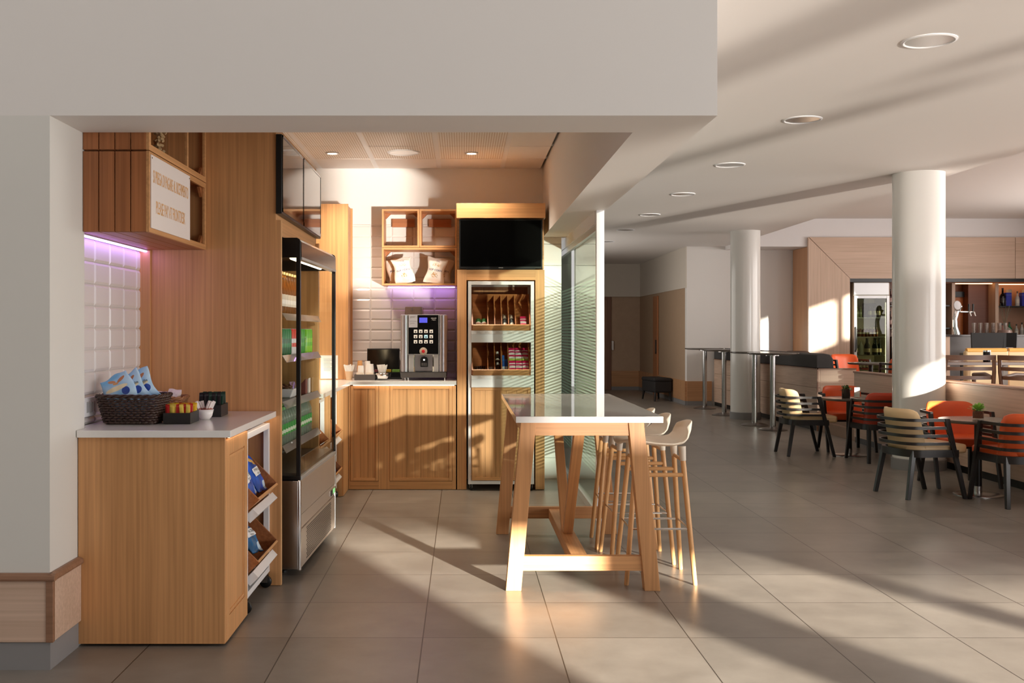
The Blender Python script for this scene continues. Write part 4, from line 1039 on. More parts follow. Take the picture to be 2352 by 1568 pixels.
for px_ in (230, 945): build('foot', MB().lathe([(0.010, 0), (0.010, 0.006), (0.006, 0.008), (0.006, 0.024)], (cx(px_), 0.22, 0), 12), steel, cmx)
build('bean_hopper', MB().hexa([(cx(222), yf + 0.06, cz(282)), (cx(545), yf + 0.06, cz(282)), (cx(545), 0.2, cz(282)), (cx(222), 0.2, cz(282))], [(cx(230), yf + 0.07, cz(142)), (cx(538), yf + 0.07, cz(142)), (cx(538), 0.2, cz(142)), (cx(230), 0.2, cz(142))]), M('smoked_hopper', (112, 92, 84), 0.15, 0.2), cmx, bevel=0.003)
build('hopper_latch', MB().box(cx(350), cx(362), yf + 0.058, yf + 0.066, cz(215), cz(155)), chrome, cmx); build('hopper_edge', MB().box(cx(516), cx(526), yf + 0.058, yf + 0.068, cz(270), cz(150)), chrome, cmx)

# things beside it
t = thing('monitor', 'flat black screen leaning behind the cups beside the coffee machine', 'screen', (-0.735, 9.57, 0.9475), rot=(R(-6), 0, 0))
build('panel', MB().box(-0.15, 0.15, -0.012, 0.012, 0.0, 0.275), blackmat, t, bevel=0.003); build('screen', MB().box(-0.144, 0.144, -0.0135, -0.012, 0.012, 0.265), blackgloss, t)
single('black_box', MB().box(-0.15, 0.15, -0.07, 0.07, 0, 0.062), blackgloss, 'low black box under the tea packets beside the coffee machine', 'box', (-0.70, 9.42, 0.9475), bevel=0.003)
for i, (c, lb) in enumerate((((120, 168, 72), 'green tea packet lying on the low black box'), ((196, 160, 60), 'yellow tea packet lying on the low black box'), ((120, 62, 66), 'dark red tea packet lying on the low black box'))):
    single('tea_packet', MB().box(-0.035, 0.035, -0.03, 0.03, 0, 0.024), M('tea_card_%d' % i, c, 0.5, var=0.25, nscale=50), lb, 'tea packet', ((-0.605, -0.685, -0.765)[i], 9.42, 1.0097), bevel=0.002)
tray_m = M('grey_tray', (86, 80, 78), 0.5)
t = thing('cup_tray', 'dark grey tray that holds the stacks of paper cups', 'tray', (-0.868, 9.25, 0.9475))
build('floor_panel', MB().box(-0.092, 0.092, -0.09, 0.09, 0, 0.006), tray_m, t); m = MB().box(-0.092, 0.092, -0.092, -0.086, 0, 0.05); m.box(-0.092, 0.092, 0.086, 0.092, 0, 0.05); m.box(-0.092, -0.086, -0.086, 0.086, 0, 0.05); m.box(0.086, 0.092, -0.086, 0.086, 0, 0.05)
build('wall_rim', m, tray_m, t, bevel=0.001)
def cups(x, y, n, r, h, mat, label, z=0.9537, step=0.012):
    t = thing('cup_stack', label, 'paper cups', (x, y, z), group='stacked paper cups by the coffee machine')
    for i in range(n):
        m = MB().lathe([(r, 0.0), (r * 0.78, h), (r * 0.74, h), (r * 0.70, h)], n=24)
        c = MB().lathe([(r + 0.002, 0.0), (r + 0.002, 0.003), (r, 0.004), (r * 0.78, h)], n=24)
        build('cup', c, mat, t, smooth=40, loc=(0, 0, i * step))
    return t
cupw = M('white_cup', (244, 240, 236), 0.5); cupb = M('kraft_cup', (206, 152, 96), 0.6)
cups(-0.922, 9.28, 6, 0.026, 0.075, cupb, 'stack of brown paper cups against the oak column', step=0.018)
cups(-0.855, 9.30, 7, 0.030, 0.085, cupw, 'tall stack of white paper cups at the back of the tray', step=0.0125)
cups(-0.908, 9.222, 4, 0.032, 0.085, cupw, 'low stack of white paper cups at the tray front beside the stirrer cup', step=0.012)
cups(-0.829, 9.225, 5, 0.042, 0.095, cupw, 'wide stack of white paper cups beside the metal bowl', step=0.010)
for i, (x, lb) in enumerate(((-0.912, 'small orange and white sachet in front of the narrow cup stack'), (-0.825, 'orange printed sachet in front of the wide cup stack'))):
    single('sugar_sachet', MB().box(-0.032, 0.032, -0.004, 0.004, 0, 0.034), bands('sachet_print_%d' % i, [(0, (238, 232, 224)), (0.35, (232, 130, 50)), (0.7, (240, 226, 210))], 'z', 0, 0.034, 0.5, wob=0.02), lb, 'sachet', (x, 9.174, 0.9537 + 0.028), (R(-8), 0, 0))
def stirrer_cup(loc, r0, r1, h, mat, label, n=14, sm=None):
    t = thing('stirrer_cup', label, 'cup of stirrers', loc)
    build('cup', MB().lathe([(0.0, 0.002), (r0, 0.0), (r1, h), (r1 - 0.002, h), (r0 - 0.002, 0.004), (0, 0.004)], n=28, caps=False), mat, t, smooth=40)
    rnd = random.Random(n)
    for i in range(n):
        a = 2 * PI * i / n; p0 = Vector((0.6 * r0 * math.cos(a), 0.6 * r0 * math.sin(a), 0.006)); p1 = Vector(((r1 + 0.012) * math.cos(a), (r1 + 0.012) * math.sin(a), h + 0.05 + rnd.uniform(0, 0.012)))
        build('stirrer', MB().bar(p0, p1, 0.009, 0.003, (-math.sin(a), math.cos(a), 0)), sm or paper, t)
    return t
stirrer_cup((-1.012, 9.21, 0.9475), 0.025, 0.036, 0.078, M('pale_kraft_cup', (232, 196, 158), 0.6), 'pale kraft cup of white stirrers by the oak column')
t = thing('metal_bowl', 'round polished metal bowl beside the coffee machine', 'bowl', (-0.715, 9.19, 0.9475))
build('bowl', MB().lathe([(0.0, 0.004), (0.03, 0.0), (0.052, 0.018), (0.058, 0.04), (0.056, 0.062), (0.0545, 0.062), (0.056, 0.04), (0.05, 0.02), (0.03, 0.004)], n=36, caps=False), chrome, t, smooth=True)
build('handle', MB().tube([(-0.056, 0, 0.05), (-0.072, 0, 0.05), (-0.074, 0, 0.03), (-0.056, 0, 0.022)], 0.003, 8), chrome, t)
stirrer_cup((-0.715, 9.19, 0.957), 0.028, 0.034, 0.07, cupw, 'white cup of pleated stirrers standing in the metal bowl', 18)
# ------------------------------------------------------------------ tall cabinet with television and trolley
t = thing('tall_cabinet', 'tall oak cabinet frame with a black television above a snack trolley', 'cabinet', (0.335, 9.3, 0))
for (a, b_) in ((-0.046, 0.036), (0.636, 0.716)):
    build('post', at(t, MB().box(a, b_, 8.985, 9.65, 0.004, 1.918)), oak_z, t, bevel=0.0015)
build('header_board', at(t, MB().box(-0.052, 0.722, 8.965, 9.65, 2.366, 2.494)), oak_x, t, bevel=0.0015)
build('rail', at(t, MB().box(0.036, 0.636, 8.985, 9.62, 1.828, 1.918)), oak_x, t, bevel=0.001)
build('screen_back', at(t, MB().box(-0.046, 0.716, 9.06, 9.65, 1.93, 2.366)), oak_x, t)
build('back_panel', at(t, MB().box(0.036, 0.636, 9.62, 9.65, 0.004, 1.828)), oak_z, t)
tv = thing('television', 'large black flat television in the tall oak cabinet', 'television', (0.335, 9.0, 2.14))
build('housing', MB().box(-0.363, 0.363, -0.025, 0.055, -0.214, 0.216), black, tv, bevel=0.003)
build('screen', MB().box(-0.352, 0.352, -0.0268, -0.025, -0.196, 0.206), M('tv_panel', (2, 2, 2), 0.35, var=0.0, **{'Specular IOR Level': 0.05}), tv)
build('foot_bar', MB().box(-0.30, 0.30, -0.02, 0.02, -0.219, -0.214), blackmat, tv)
lettering('SAMSUNG', 0.0085, whiteink, tv, (0.0, -0.0254, -0.206), FACE_Y, 1.0)
t = thing('display_trolley', 'tall white snack trolley with planked oak door in the cabinet under the television', 'display stand', (0.336, 8.95, 0), group=None)
m = MB()
for sx in (-1, 1):
    x = sx * 0.272; m.box(x - 0.014, x + 0.014, 0.0, 0.035, 0.055, 1.815); m.box(x - 0.014, x + 0.014, 0.45, 0.485, 0.055, 1.815)
    m.box(x - 0.014, x + 0.014, 0.035, 0.45, 1.785, 1.815); m.box(x - 0.014, x + 0.014, 0.035, 0.45, 0.055, 0.085)
m.box(-0.258, 0.258, 0.0, 0.035, 1.785, 1.815); m.box(-0.258, 0.258, 0.0, 0.035, 0.055, 0.085); m.box(-0.258, 0.258, 0.45, 0.485, 1.785, 1.815)
build('frame', m, whitemetal, t, bevel=0.002)
build('backing', MB().box(-0.258, 0.258, 0.455, 0.462, 0.085, 1.785), oak_dk, t)
tt = t
BIN = {}
for z, dv in ((1.442, (-0.115, -0.055, 0.005, 0.065, 0.125)), (1.054, (-0.115, -0.055, 0.005, 0.065))):
    b = bin_part(t, 0.512, -0.045, z, 0.37, 0.09, oak_dx, dv, oak_x)
    build('price_rail', MB().box(-0.258, 0.258, -0.03, -0.012, z - 0.157, z - 0.085), whitemetal, t, bevel=0.001)
    q = MB(); q.hexa([(-0.258, -0.036, z - 0.084), (0.258, -0.036, z - 0.084), (0.258, -0.02, z - 0.080), (-0.258, -0.02, z - 0.080)], [(-0.258, -0.028, z - 0.057), (0.258, -0.028, z - 0.057), (0.258, -0.012, z - 0.053), (-0.258, -0.012, z - 0.053)])
    build('tag_rail', q, whitemetal, t)
    for (x, w_) in (((-0.185, 0.068), (-0.115, 0.068), (-0.02, 0.066), (0.08, 0.06), (0.18, 0.066)) if z > 1.2 else ((-0.175, 0.064), (-0.015, 0.066), (0.085, 0.056), (0.185, 0.068))):
        g = MB().hexa([(x - w_ / 2, -0.0372, z - 0.083), (x + w_ / 2, -0.0372, z - 0.083), (x + w_ / 2, -0.0362, z - 0.083), (x - w_ / 2, -0.0362, z - 0.083)], [(x - w_ / 2, -0.0292, z - 0.056), (x + w_ / 2, -0.0292, z - 0.056), (x + w_ / 2, -0.0282, z - 0.056), (x - w_ / 2, -0.0282, z - 0.056)])
        tg = build('price_tag', g, M('tag_paper', (232, 226, 224), 0.6), t)
        g = MB()
        for i, l_ in enumerate((0.5, 0.75)): g.box(x - w_ / 2 + 0.008, x - w_ / 2 + 0.008 + l_ * (w_ - 0.016), -0.0352 + i * -0.0, -0.0342, z - 0.066 - i * 0.009, z - 0.064 - i * 0.009)
        build('tag_print', g.xf(Matrix.Translation((0, 0.0008 - 0.0012, 0))), greyink, tg)
f = MB(); e = 0.026
f.box(-0.255, -0.255 + e, -0.02, 0.0, 0.09, 0.895); dd = build('door', f, oak_z, t, bevel=0.002)
build('door_stile', MB().box(0.255 - e, 0.255, -0.02, 0.0, 0.09, 0.895), oak_z, dd, bevel=0.002)
for (a, b_) in ((0.09, 0.09 + e), (0.895 - e, 0.895)): build('door_rail', MB().box(-0.255 + e, 0.255 - e, -0.02, 0.0, a, b_), oak_x, dd, bevel=0.002)
q = MB(); n_ = 5; w_ = (0.51 - 2 * e) / n_
for i in range(n_): q.box(-0.255 + e + i * w_ + 0.001, -0.255 + e + (i + 1) * w_ - 0.001, -0.012, 0.0, 0.09 + e, 0.895 - e)
build('planks', q, wood('oak_planks', OAK, 'z', 0.66, 0.42, 55, 9), dd)
for sx in (-1, 1):
    for y in (0.02, 0.46): caster(t, sx * 0.262, y)
for c in t.children:
    if c.name.startswith('caster'): c.scale = (0.8, 0.8, 0.8); c.location = (0.2 * (0.262 if c.data.vertices[0].co.x > 0 else -0.262), 0.2 * (0.02 if c.data.vertices[0].co.y < 0.2 else 0.46), 0)
def in_tall(x, z, up=0.0, out=0.0):
    y = -0.045 + S2 * up - S2 * (out - 0.09); zz = z + S2 * up + S2 * (out - 0.09)
    return (tt.location.x + x, tt.location.y + y, zz)
LEAN = (R(-45), 0, 0)
def cart_mat():
    return bands('pink_carton_print', [(0, (60, 100, 170)), (0.07, (176, 200, 90)), (0.22, (236, 226, 226)), (0.36, (214, 44, 96)), (0.50, (236, 220, 224)), (0.66, (206, 60, 110)), (0.78, (240, 222, 226)), (0.88, (216, 40, 96))], 'z', 0, 0.15, 0.4, wob=0.03)
def carton(loc, label, group):
    t = thing('juice_carton', label, 'carton', loc, group=group, rot=LEAN)
    build('box', MB().box(-0.027, 0.027, -0.018, 0.018, 0, 0.148), cart_mat(), t, bevel=0.002)
    build('cap', MB().box(-0.012, 0.012, -0.006, 0.006, 0.148, 0.153), redink, t)
    return t
c0 = None
for i in range(3):
    for j in range(2):
        lb = ('bottom', 'upper')[j] + ' pink and white carton ' + ('next to the blue packs', 'in the middle column', 'against the white frame')[i] + ' in the lower bin'
        loc = in_tall(0.100 + 0.058 * i, 1.054, 0.003 + 0.156 * j, 0.021)
        if c0 is None: c0 = carton(loc, lb, 'pink cartons in the tall trolley')
        else: dup(c0, loc=loc, label=lb)
dup(c0, loc=in_tall(0.196, 1.442, 0.003, 0.021), label='single pink and white carton in the upper bin of the tall trolley')
for i in range(2):
    t = thing('green_tub', ('green tub against the bin end in the upper bin', 'green tub nearer the wrapped bottles in the upper bin')[i], 'tub', in_tall(-0.196 + 0.049 * i, 1.442, 0.095, 0.027), rot=LEAN, group='green tubs in the upper bin')
    build('tub', MB().lathe([(0.019, 0), (0.022, 0.004), (0.023, 0.045), (0.018, 0.05), (0.0, 0.052)], (0, 0, -0.025), 20), M('green_tub_foil', (46, 116, 50), 0.35), t, smooth=40)
    build('rim', MB().lathe([(0.0235, -0.001), (0.0235, 0.006), (0.0, 0.006)], (0, 0, -0.028), 20), whitemetal, t, smooth=40)
for i in range(2):
    t = thing('wrapped_bottle', ('wrapped cosmetic bottle beside the divider in the upper bin', 'wrapped cosmetic bottle in front of the slanted divider in the upper bin')[i], 'bottle', in_tall(0.0345 + 0.0605 * i, 1.442, 0.003, 0.028), rot=LEAN, group='wrapped bottles in the upper bin')
    build('bottle', MB().lathe([(0.016, 0), (0.019, 0.006), (0.019, 0.12), (0.014, 0.14), (0.010, 0.16)], n=20), bands('cosmetic_label', [(0, (120, 82, 60)), (0.16, (236, 224, 208)), (0.3, (232, 226, 220)), (0.42, (30, 60, 80)), (0.62, (20, 24, 34)), (0.72, (240, 236, 230))], 'z', 0, 0.17, 0.2, wob=0.02), t, smooth=40)
    build('wrap', pouch(0.042, 0.18, 0.042, 50 + i, 0.008), glass('cellophane', (246, 244, 240), 1.5, 0.12), t, smooth=True)
for i in range(3):
    single('card_pack', MB().box(-0.010, 0.010, -0.006, 0.006, 0, 0.024), paper, ('small white card pack by the slanted divider in the upper bin', 'middle small white card pack in the upper bin', 'small white card pack next to the lone carton in the upper bin')[i], 'card pack', in_tall(0.138 + 0.0145 * i * 1.5, 1.442, 0.003, 0.008), LEAN, group='card packs in the upper bin')
rnd = random.Random(3); pen0 = None
for i in range(6):
    t_l = in_tall(-0.208 + 0.0130 * i, 1.054, 0.010, 0.010)
    rt = (R(-45), R(-14 + 3 * i), 0)
    if pen0 is None:
        pen0 = thing('pen', 'dark blue pen in the lower bin of the tall trolley', 'pen', t_l, rot=rt, group='dark pens in the lower bin')
        build('barrel', MB().tube([(0, 0, 0), (0, 0, 0.10)], 0.0052, 10), M('pen_navy', (26, 30, 48), 0.3), pen0, smooth=40); build('clip', MB().box(-0.0015, 0.0015, -0.008, -0.005, 0.06, 0.10), steel, pen0)
    else: dup(pen0, loc=t_l, rot=rt)
single('paper_bag', pouch(0.042, 0.085, 0.028, 77, 0.006), M('grey_white_foil', (186, 176, 168), 0.4), 'small crumpled pale pouch between the pens and the dark bottles', 'pouch', in_tall(-0.085, 1.054, 0.008, 0.021), LEAN, smooth=True)
for j in range(2):
    t = thing('dark_bottle', ('dark bottle with white cap standing low behind the bin lip', 'dark bottle with white cap higher in the same bin slot')[j], 'bottle', in_tall(-0.026, 1.054, 0.003 + 0.132 * j, 0.026), rot=LEAN, group='dark bottles in the lower bin')
    build('bottle', MB().lathe([(0.019, 0), (0.021, 0.005), (0.021, 0.08), (0.014, 0.10)], n=20), bands('dark_bottle_label', [(0, (46, 26, 22)), (0.3, (210, 200, 190)), (0.45, (40, 24, 22)), (0.55, (60, 36, 30))], 'z', 0, 0.1, 0.25, wob=0.02), t, smooth=40)
    build('cap', MB().lathe([(0.015, 0.10), (0.015, 0.125), (0.0, 0.126)], n=20), whitemetal, t, smooth=40)
for j in range(2):
    single('blue_pack', MB().box(-0.010, 0.010, -0.02, 0.02, 0, 0.21 - 0.05 * j), bands('blue_pack_print_%d' % j, [(0, (42, 70, 140)), (0.3, (200, 210, 225)), (0.45, (50, 90, 170)), (0.8, (60, 110, 190))], 'z', 0, 0.2, 0.4, wob=0.04), ('blue flat pack beside the dark bottles in the lower bin', 'shorter blue flat pack beside the pink cartons in the lower bin')[j], 'pack', in_tall(0.023 + 0.026 * j, 1.054, 0.003, 0.022), LEAN)

# ------------------------------------------------------------------ bar table and stools
bt_ = thing('bar_table', 'high table with white top and slanted oak trestle legs', 'table', (0.66, 6.42, 0))
build('table_top', at(bt_, MB().box(0.282, 1.058, 5.43, 7.42, 0.899, 0.932)), M('table_quartz', (232, 230, 228), 0.04, var=0.01, nscale=50), bt_, bevel=0.0015)
leg_oak = wood('trestle_oak', (204, 150, 100), 'z', 0.7, 0.45)
leg_oak_x = wood('trestle_oak_cross', (204, 150, 100), 'x', 0.7, 0.45); leg_oak_y = wood('trestle_oak_deep', (204, 150, 100), 'y', 0.7, 0.45)
def leg(xf, xt, y0):
    return MB().hexa([(xf - 0.041, y0, 0), (xf + 0.041, y0, 0), (xf + 0.041, y0 + 0.075, 0), (xf - 0.041, y0 + 0.075, 0)], [(xt - 0.041, y0, 0.899), (xt + 0.041, y0, 0.899), (xt + 0.041, y0 + 0.075, 0.899), (xt - 0.041, y0 + 0.075, 0.899)])
for y0 in (5.485, 7.02):
    for xf, xt in ((0.272, 0.352), (1.012, 0.925)): build('leg', at(bt_, leg(xf, xt, y0)), leg_oak, bt_, bevel=0.002)
    build('apron', at(bt_, MB().box(0.388, 0.889, y0 + 0.012, y0 + 0.052, 0.825, 0.899)), leg_oak_x, bt_, bevel=0.0015)
    build('stretcher', at(bt_, MB().box(0.302, 0.982, y0 + 0.012, y0 + 0.055, 0.105, 0.183)), leg_oak_x, bt_, bevel=0.0015)
build('long_stretcher', at(bt_, MB().box(0.588, 0.676, 5.542, 7.03, 0.105, 0.172)), leg_oak_y, bt_, bevel=0.0015)
for s in (-1, 1):
    a, b_ = Vector((0.632, 6.25 + s * 0.045, 0.172)), Vector((0.632, 6.25 + s * 0.72, 0.899)); an = math.atan2(s * 0.675, 0.727); LL = math.hypot(0.675, 0.727); tn = math.tan(an); hw = 0.026
    q4 = lambda z0: [(-0.028, -hw, z0 - hw * tn), (0.028, -hw, z0 - hw * tn), (0.028, hw, z0 + hw * tn), (-0.028, hw, z0 + hw * tn)]
    build('brace', MB().hexa(q4(0), q4(LL)), leg_oak, bt_, bevel=0.002, loc=a - bt_.location, rot=(-an, 0, 0))
    continue
    build('brace', at(bt_, MB().hexa([(0.604, a.y - 0.036, 0.172), (0.66, a.y - 0.036, 0.172), (0.66, a.y + 0.036, 0.172), (0.604, a.y + 0.036, 0.172)], [(0.604, b_.y - 0.036, 0.899), (0.66, b_.y - 0.036, 0.899), (0.66, b_.y + 0.036, 0.899), (0.604, b_.y + 0.036, 0.899)])), leg_oak, bt_, bevel=0.002)
build('side_rail', at(bt_, MB().box(0.318, 0.338, 5.565, 7.02, 0.835, 0.899)), leg_oak_y, bt_); build('side_rail', at(bt_, MB().box(0.94, 0.96, 5.565, 7.02, 0.835, 0.899)), leg_oak_y, bt_)

stool_wood = wood('stool_ash', (222, 172, 118), 'z', 0.8, 0.4, 90, 9)
def stool(loc, label, rz=0.0):
    t = thing('bar_stool', label, 'bar stool', loc, rz, 'cream shell bar stools along the high table')
    # shell: path from seat front (-x) to back rim (+x)
    path = [(-0.215, 0.752), (-0.19, 0.768), (-0.12, 0.766), (-0.02, 0.752), (0.07, 0.748), (0.13, 0.760), (0.166, 0.792), (0.190, 0.836), (0.204, 0.884)]
    wid = [0.13, 0.178, 0.205, 0.212, 0.212, 0.208, 0.202, 0.188, 0.135]
    nv = len(path) - 1
    def f(u, v):
        i = v * nv; k = min(int(i), nv - 1); fr_ = i - k
        x = path[k][0] * (1 - fr_) + path[k + 1][0] * fr_; z = path[k][1] * (1 - fr_) + path[k + 1][1] * fr_; w_ = wid[k] * (1 - fr_) + wid[k + 1] * fr_
        s = 2 * u - 1
        up = 0.022 * abs(s) ** 3 * max(0.0, 1 - max(0, v - 0.6) * 4) - 0.03 * max(0, v - 0.85) / 0.15 * abs(s) ** 3
        fw_ = -0.055 * abs(s) ** 2.2 * max(0.0, v - 0.55) / 0.45
        return (x + fw_, w_ * s, z + up)
    build('shell', MB().grid(f, 12, 24), cream, t, smooth=True, solid=0.011, subsurf=1)
    feet = {}
    for sx in (-1, 1):
        for sy in (-1, 1):
            top = Vector((sx * 0.125 + 0.005, sy * 0.115, 0.735)); ft = Vector((sx * 0.187, sy * 0.186, 0.0)); mid = top.lerp(ft, 0.09)
            lg = build('leg', MB().tube([mid, ft.lerp(mid, 0.5), ft + Vector((0, 0, 0.004)), ft], [0.0145, 0.0145, 0.0125, 0.011], 14), stool_wood, t, smooth=40)
            build('socket', MB().tube([top + Vector((0, 0, 0.012)), mid], [0.022, 0.0165], 14), cream, lg, smooth=40)
            feet[(sx, sy)] = (top, ft)
    def on(k, z): a, b_ = feet[k]; f_ = (a.z - z) / (a.z - b_.z); return a.lerp(b_, f_)
    for sy in (-1, 1):
        a, b_ = on((-1, sy), 0.592), on((1, sy), 0.592); d = (b_ - a).normalized() * 0.022
        build('crossbar', MB().tube([a - d * 0.4, b_ + d * 0.4], 0.0115, 12), wood('stool_ash_cross', (222, 172, 118), 'x', 0.8, 0.4, 90, 9), t, smooth=40)
    for sx in (-1, 1):
        build('side_bar', MB().tube([on((sx, -1), 0.672), on((sx, 1), 0.672)], 0.010, 12), wood('stool_ash_deep', (222, 172, 118), 'y', 0.8, 0.4, 90, 9), t, smooth=40)
    ring = [on((-1, -1), 0.30), on((1, -1), 0.30), on((1, 1), 0.30), on((-1, 1), 0.30)]
    build('foot_ring', MB().tube(ring, 0.0058, 10, closed=True), chrome, t, smooth=40)
    return t
s0 = stool((1.080, 5.80, 0), 'cream shell bar stool at the near end of the white high table', R(0))
dup(s0, loc=(1.060, 6.29, 0), rot=(0, 0, R(2)), label='middle cream shell bar stool of the three along the white high table')
dup(s0, loc=(1.045, 6.72, 0), rot=(0, 0, R(-2)), label='cream shell bar stool tucked under the table end by the white glass post')

# ------------------------------------------------------------------ things on the near counter
CT = 0.9485
def rrect(a, b, r, n):
    """n points round a rounded rectangle with half sizes a,b"""
    pts = []
    per = [(a - r, b - r, 0), (-(a - r), b - r, 90), (-(a - r), -(b - r), 180), (a - r, -(b - r), 270)]
    dense = []
    for k in range(4):
        cx_, cy_, st = per[k]
        for i in range(9):
            an = R(st + 90 * i / 8); dense.append(Vector((cx_ + r * math.cos(an), cy_ + r * math.sin(an), 0)))
    L = [0]
    for i in range(len(dense)): L.append(L[-1] + (dense[(i + 1) % len(dense)] - dense[i]).length)
    for i in range(n):
        d = L[-1] * i / n
        k = max(j for j in range(len(dense)) if L[j] <= d + 1e-9); f_ = (d - L[k]) / max(1e-9, L[k + 1] - L[k])
        pts.append(dense[k].lerp(dense[(k + 1) % len(dense)], f_))
    return pts
def wicker(t, a0, b0, a1, b1, h, mat, rows, stakes=28, r=0.005):
    wv = MB(); N = stakes * 4
    for j in range(rows):
        f_ = (j + 0.5) / rows; z = r + (h - 2 * r) * f_
        base = rrect(a0 + (a1 - a0) * f_, b0 + (b1 - b0) * f_, 0.032, N); pts = []
        for i, p in enumerate(base):
            o = 0.0058 * math.sin(PI * i / 2 + (PI if j % 2 else 0) + PI / 4)
            d = Vector((p.x / a1, p.y / b1, 0)).normalized(); q = p + d * o
            pts.append(Vector((q.x, q.y, z + 0.0015 * math.sin(i * 1.7 + j))))
        wv.tube(pts, h / rows * 0.42, 6, closed=True)
    build('weave', wv, mat, t, smooth=60)
    rm = MB()
    for k in range(3):
        base = rrect(a1 + 0.004, b1 + 0.004, 0.036, N); pts = []
        for i, p in enumerate(base):
            ph = i * 0.5 + k * 2.09; d = Vector((p.x, p.y, 0)).normalized()
            pts.append(p + d * 0.006 * math.cos(ph) + Vector((0, 0, h + 0.006 + 0.006 * math.sin(ph))))
        rm.tube(pts, 0.0052, 6, closed=True)
    build('braided_rim', rm, mat, t, smooth=60)
    bs_ = MB(); bs_.prism([(p.x, p.y) for p in rrect(a0 - 0.004, b0 - 0.004, 0.028, 40)], 0.0, 0.006); build('base', bs_, mat, t)
    st = MB(); bb = rrect(a0, b0, 0.032, stakes); tt_ = rrect(a1, b1, 0.032, stakes)
    for p, q in zip(bb, tt_): st.tube([p + Vector((0, 0, 0.004)), q + Vector((0, 0, h + 0.003))], 0.003, 6)
    build('stakes', st, mat, t, smooth=60)
wk_dark = M('dark_wicker', (62, 42, 34), 0.45, var=0.35, nscale=60); wk_light = M('natural_wicker', (168, 116, 78), 0.55, var=0.25, nscale=60)
b1 = thing('wicker_basket', 'dark brown wicker basket of blue snack bags on the white counter', 'basket', (-1.545, 4.86, CT), R(-4))
wicker(b1, 0.118, 0.085, 0.142, 0.108, 0.125, wk_dark, 10)
b2 = thing('wicker_basket', 'lighter wicker basket of white packets behind the dark basket', 'basket', (-1.572, 5.32, CT), R(6))
wicker(b2, 0.125, 0.09, 0.138, 0.10, 0.085, wk_light, 9, r=0.004)
def snack_mat(name):
    m, n, l, b = new_mat(name)
    tc = n.new('ShaderNodeTexCoord'); cur = None
    rp = n.new('ShaderNodeValToRGB'); nz = n.new('ShaderNodeTexNoise'); nz.inputs['Scale'].default_value = 7
    rp.color_ramp.elements[0].position = 0.38; rp.color_ramp.elements[0].color = srgb((120, 184, 232)); rp.color_ramp.elements[1].position = 0.62; rp.color_ramp.elements[1].color = srgb((196, 222, 242))
    l.new(tc.outputs['Object'], nz.inputs['Vector']); l.new(nz.outputs['Fac'], rp.inputs[0]); cur = rp.outputs[0]
    for (cx_, cz_, rx, rz, ro, c) in ((0.03, 0.105, 0.019, 0.019, 0, (26, 66, 160)), (-0.005, 0.135, 0.055, 0.012, 0.1, (240, 226, 190)), (0.03, 0.168, 0.022, 0.008, -0.4, (190, 120, 80)), (-0.015, 0.175, 0.02, 0.007, 0.5, (206, 140, 96)), (0.0, 0.158, 0.014, 0.006, 0.2, (214, 160, 112))):
        mp = n.new('ShaderNodeMapping'); mp.vector_type = 'TEXTURE'; mp.inputs['Location'].default_value = (cx_, 0, cz_); mp.inputs['Rotation'].default_value = (0, ro, 0); mp.inputs['Scale'].default_value = (rx, 1e3, rz)
        ln = n.new('ShaderNodeVectorMath'); ln.operation = 'LENGTH'; lt = n.new('ShaderNodeMath'); lt.operation = 'LESS_THAN'; lt.inputs[1].default_value = 1.0
        mx = n.new('ShaderNodeMix'); mx.data_type = 'RGBA'; mx.inputs[7].default_value = srgb(c)
        l.new(tc.outputs['Object'], mp.inputs[0]); l.new(mp.outputs[0], ln.inputs[0]); l.new(ln.outputs['Value'], lt.inputs[0]); l.new(lt.outputs[0], mx.inputs[0]); l.new(cur, mx.inputs[6]); cur = mx.outputs[2]
    l.new(cur, b.inputs['Base Color']); b.inputs['Roughness'].default_value = 0.22
    return m
snk = snack_mat('light_blue_snack_foil')
def snack(x, y, z, roll, lean, yaw, seed, label, script=True):
    t = thing('snack_bag', label, 'snack bag', (x, y, z), group='light blue snack bags in the dark basket')
    t.rotation_euler = (Matrix.Rotation(yaw, 4, 'Z') @ Matrix.Rotation(lean, 4, 'X') @ Matrix.Rotation(roll, 4, 'Y')).to_euler()
    build('bag', pouch(0.145, 0.20, 0.030, seed, 0.016), snk, t, smooth=True)
    if script:
        print_on('Schiacciatelle', 0.021, blackink, t, -0.004, 0.137, pouch_y(0.145, 0.20, 0.030, seed, 0.016), 1.0)
    return t

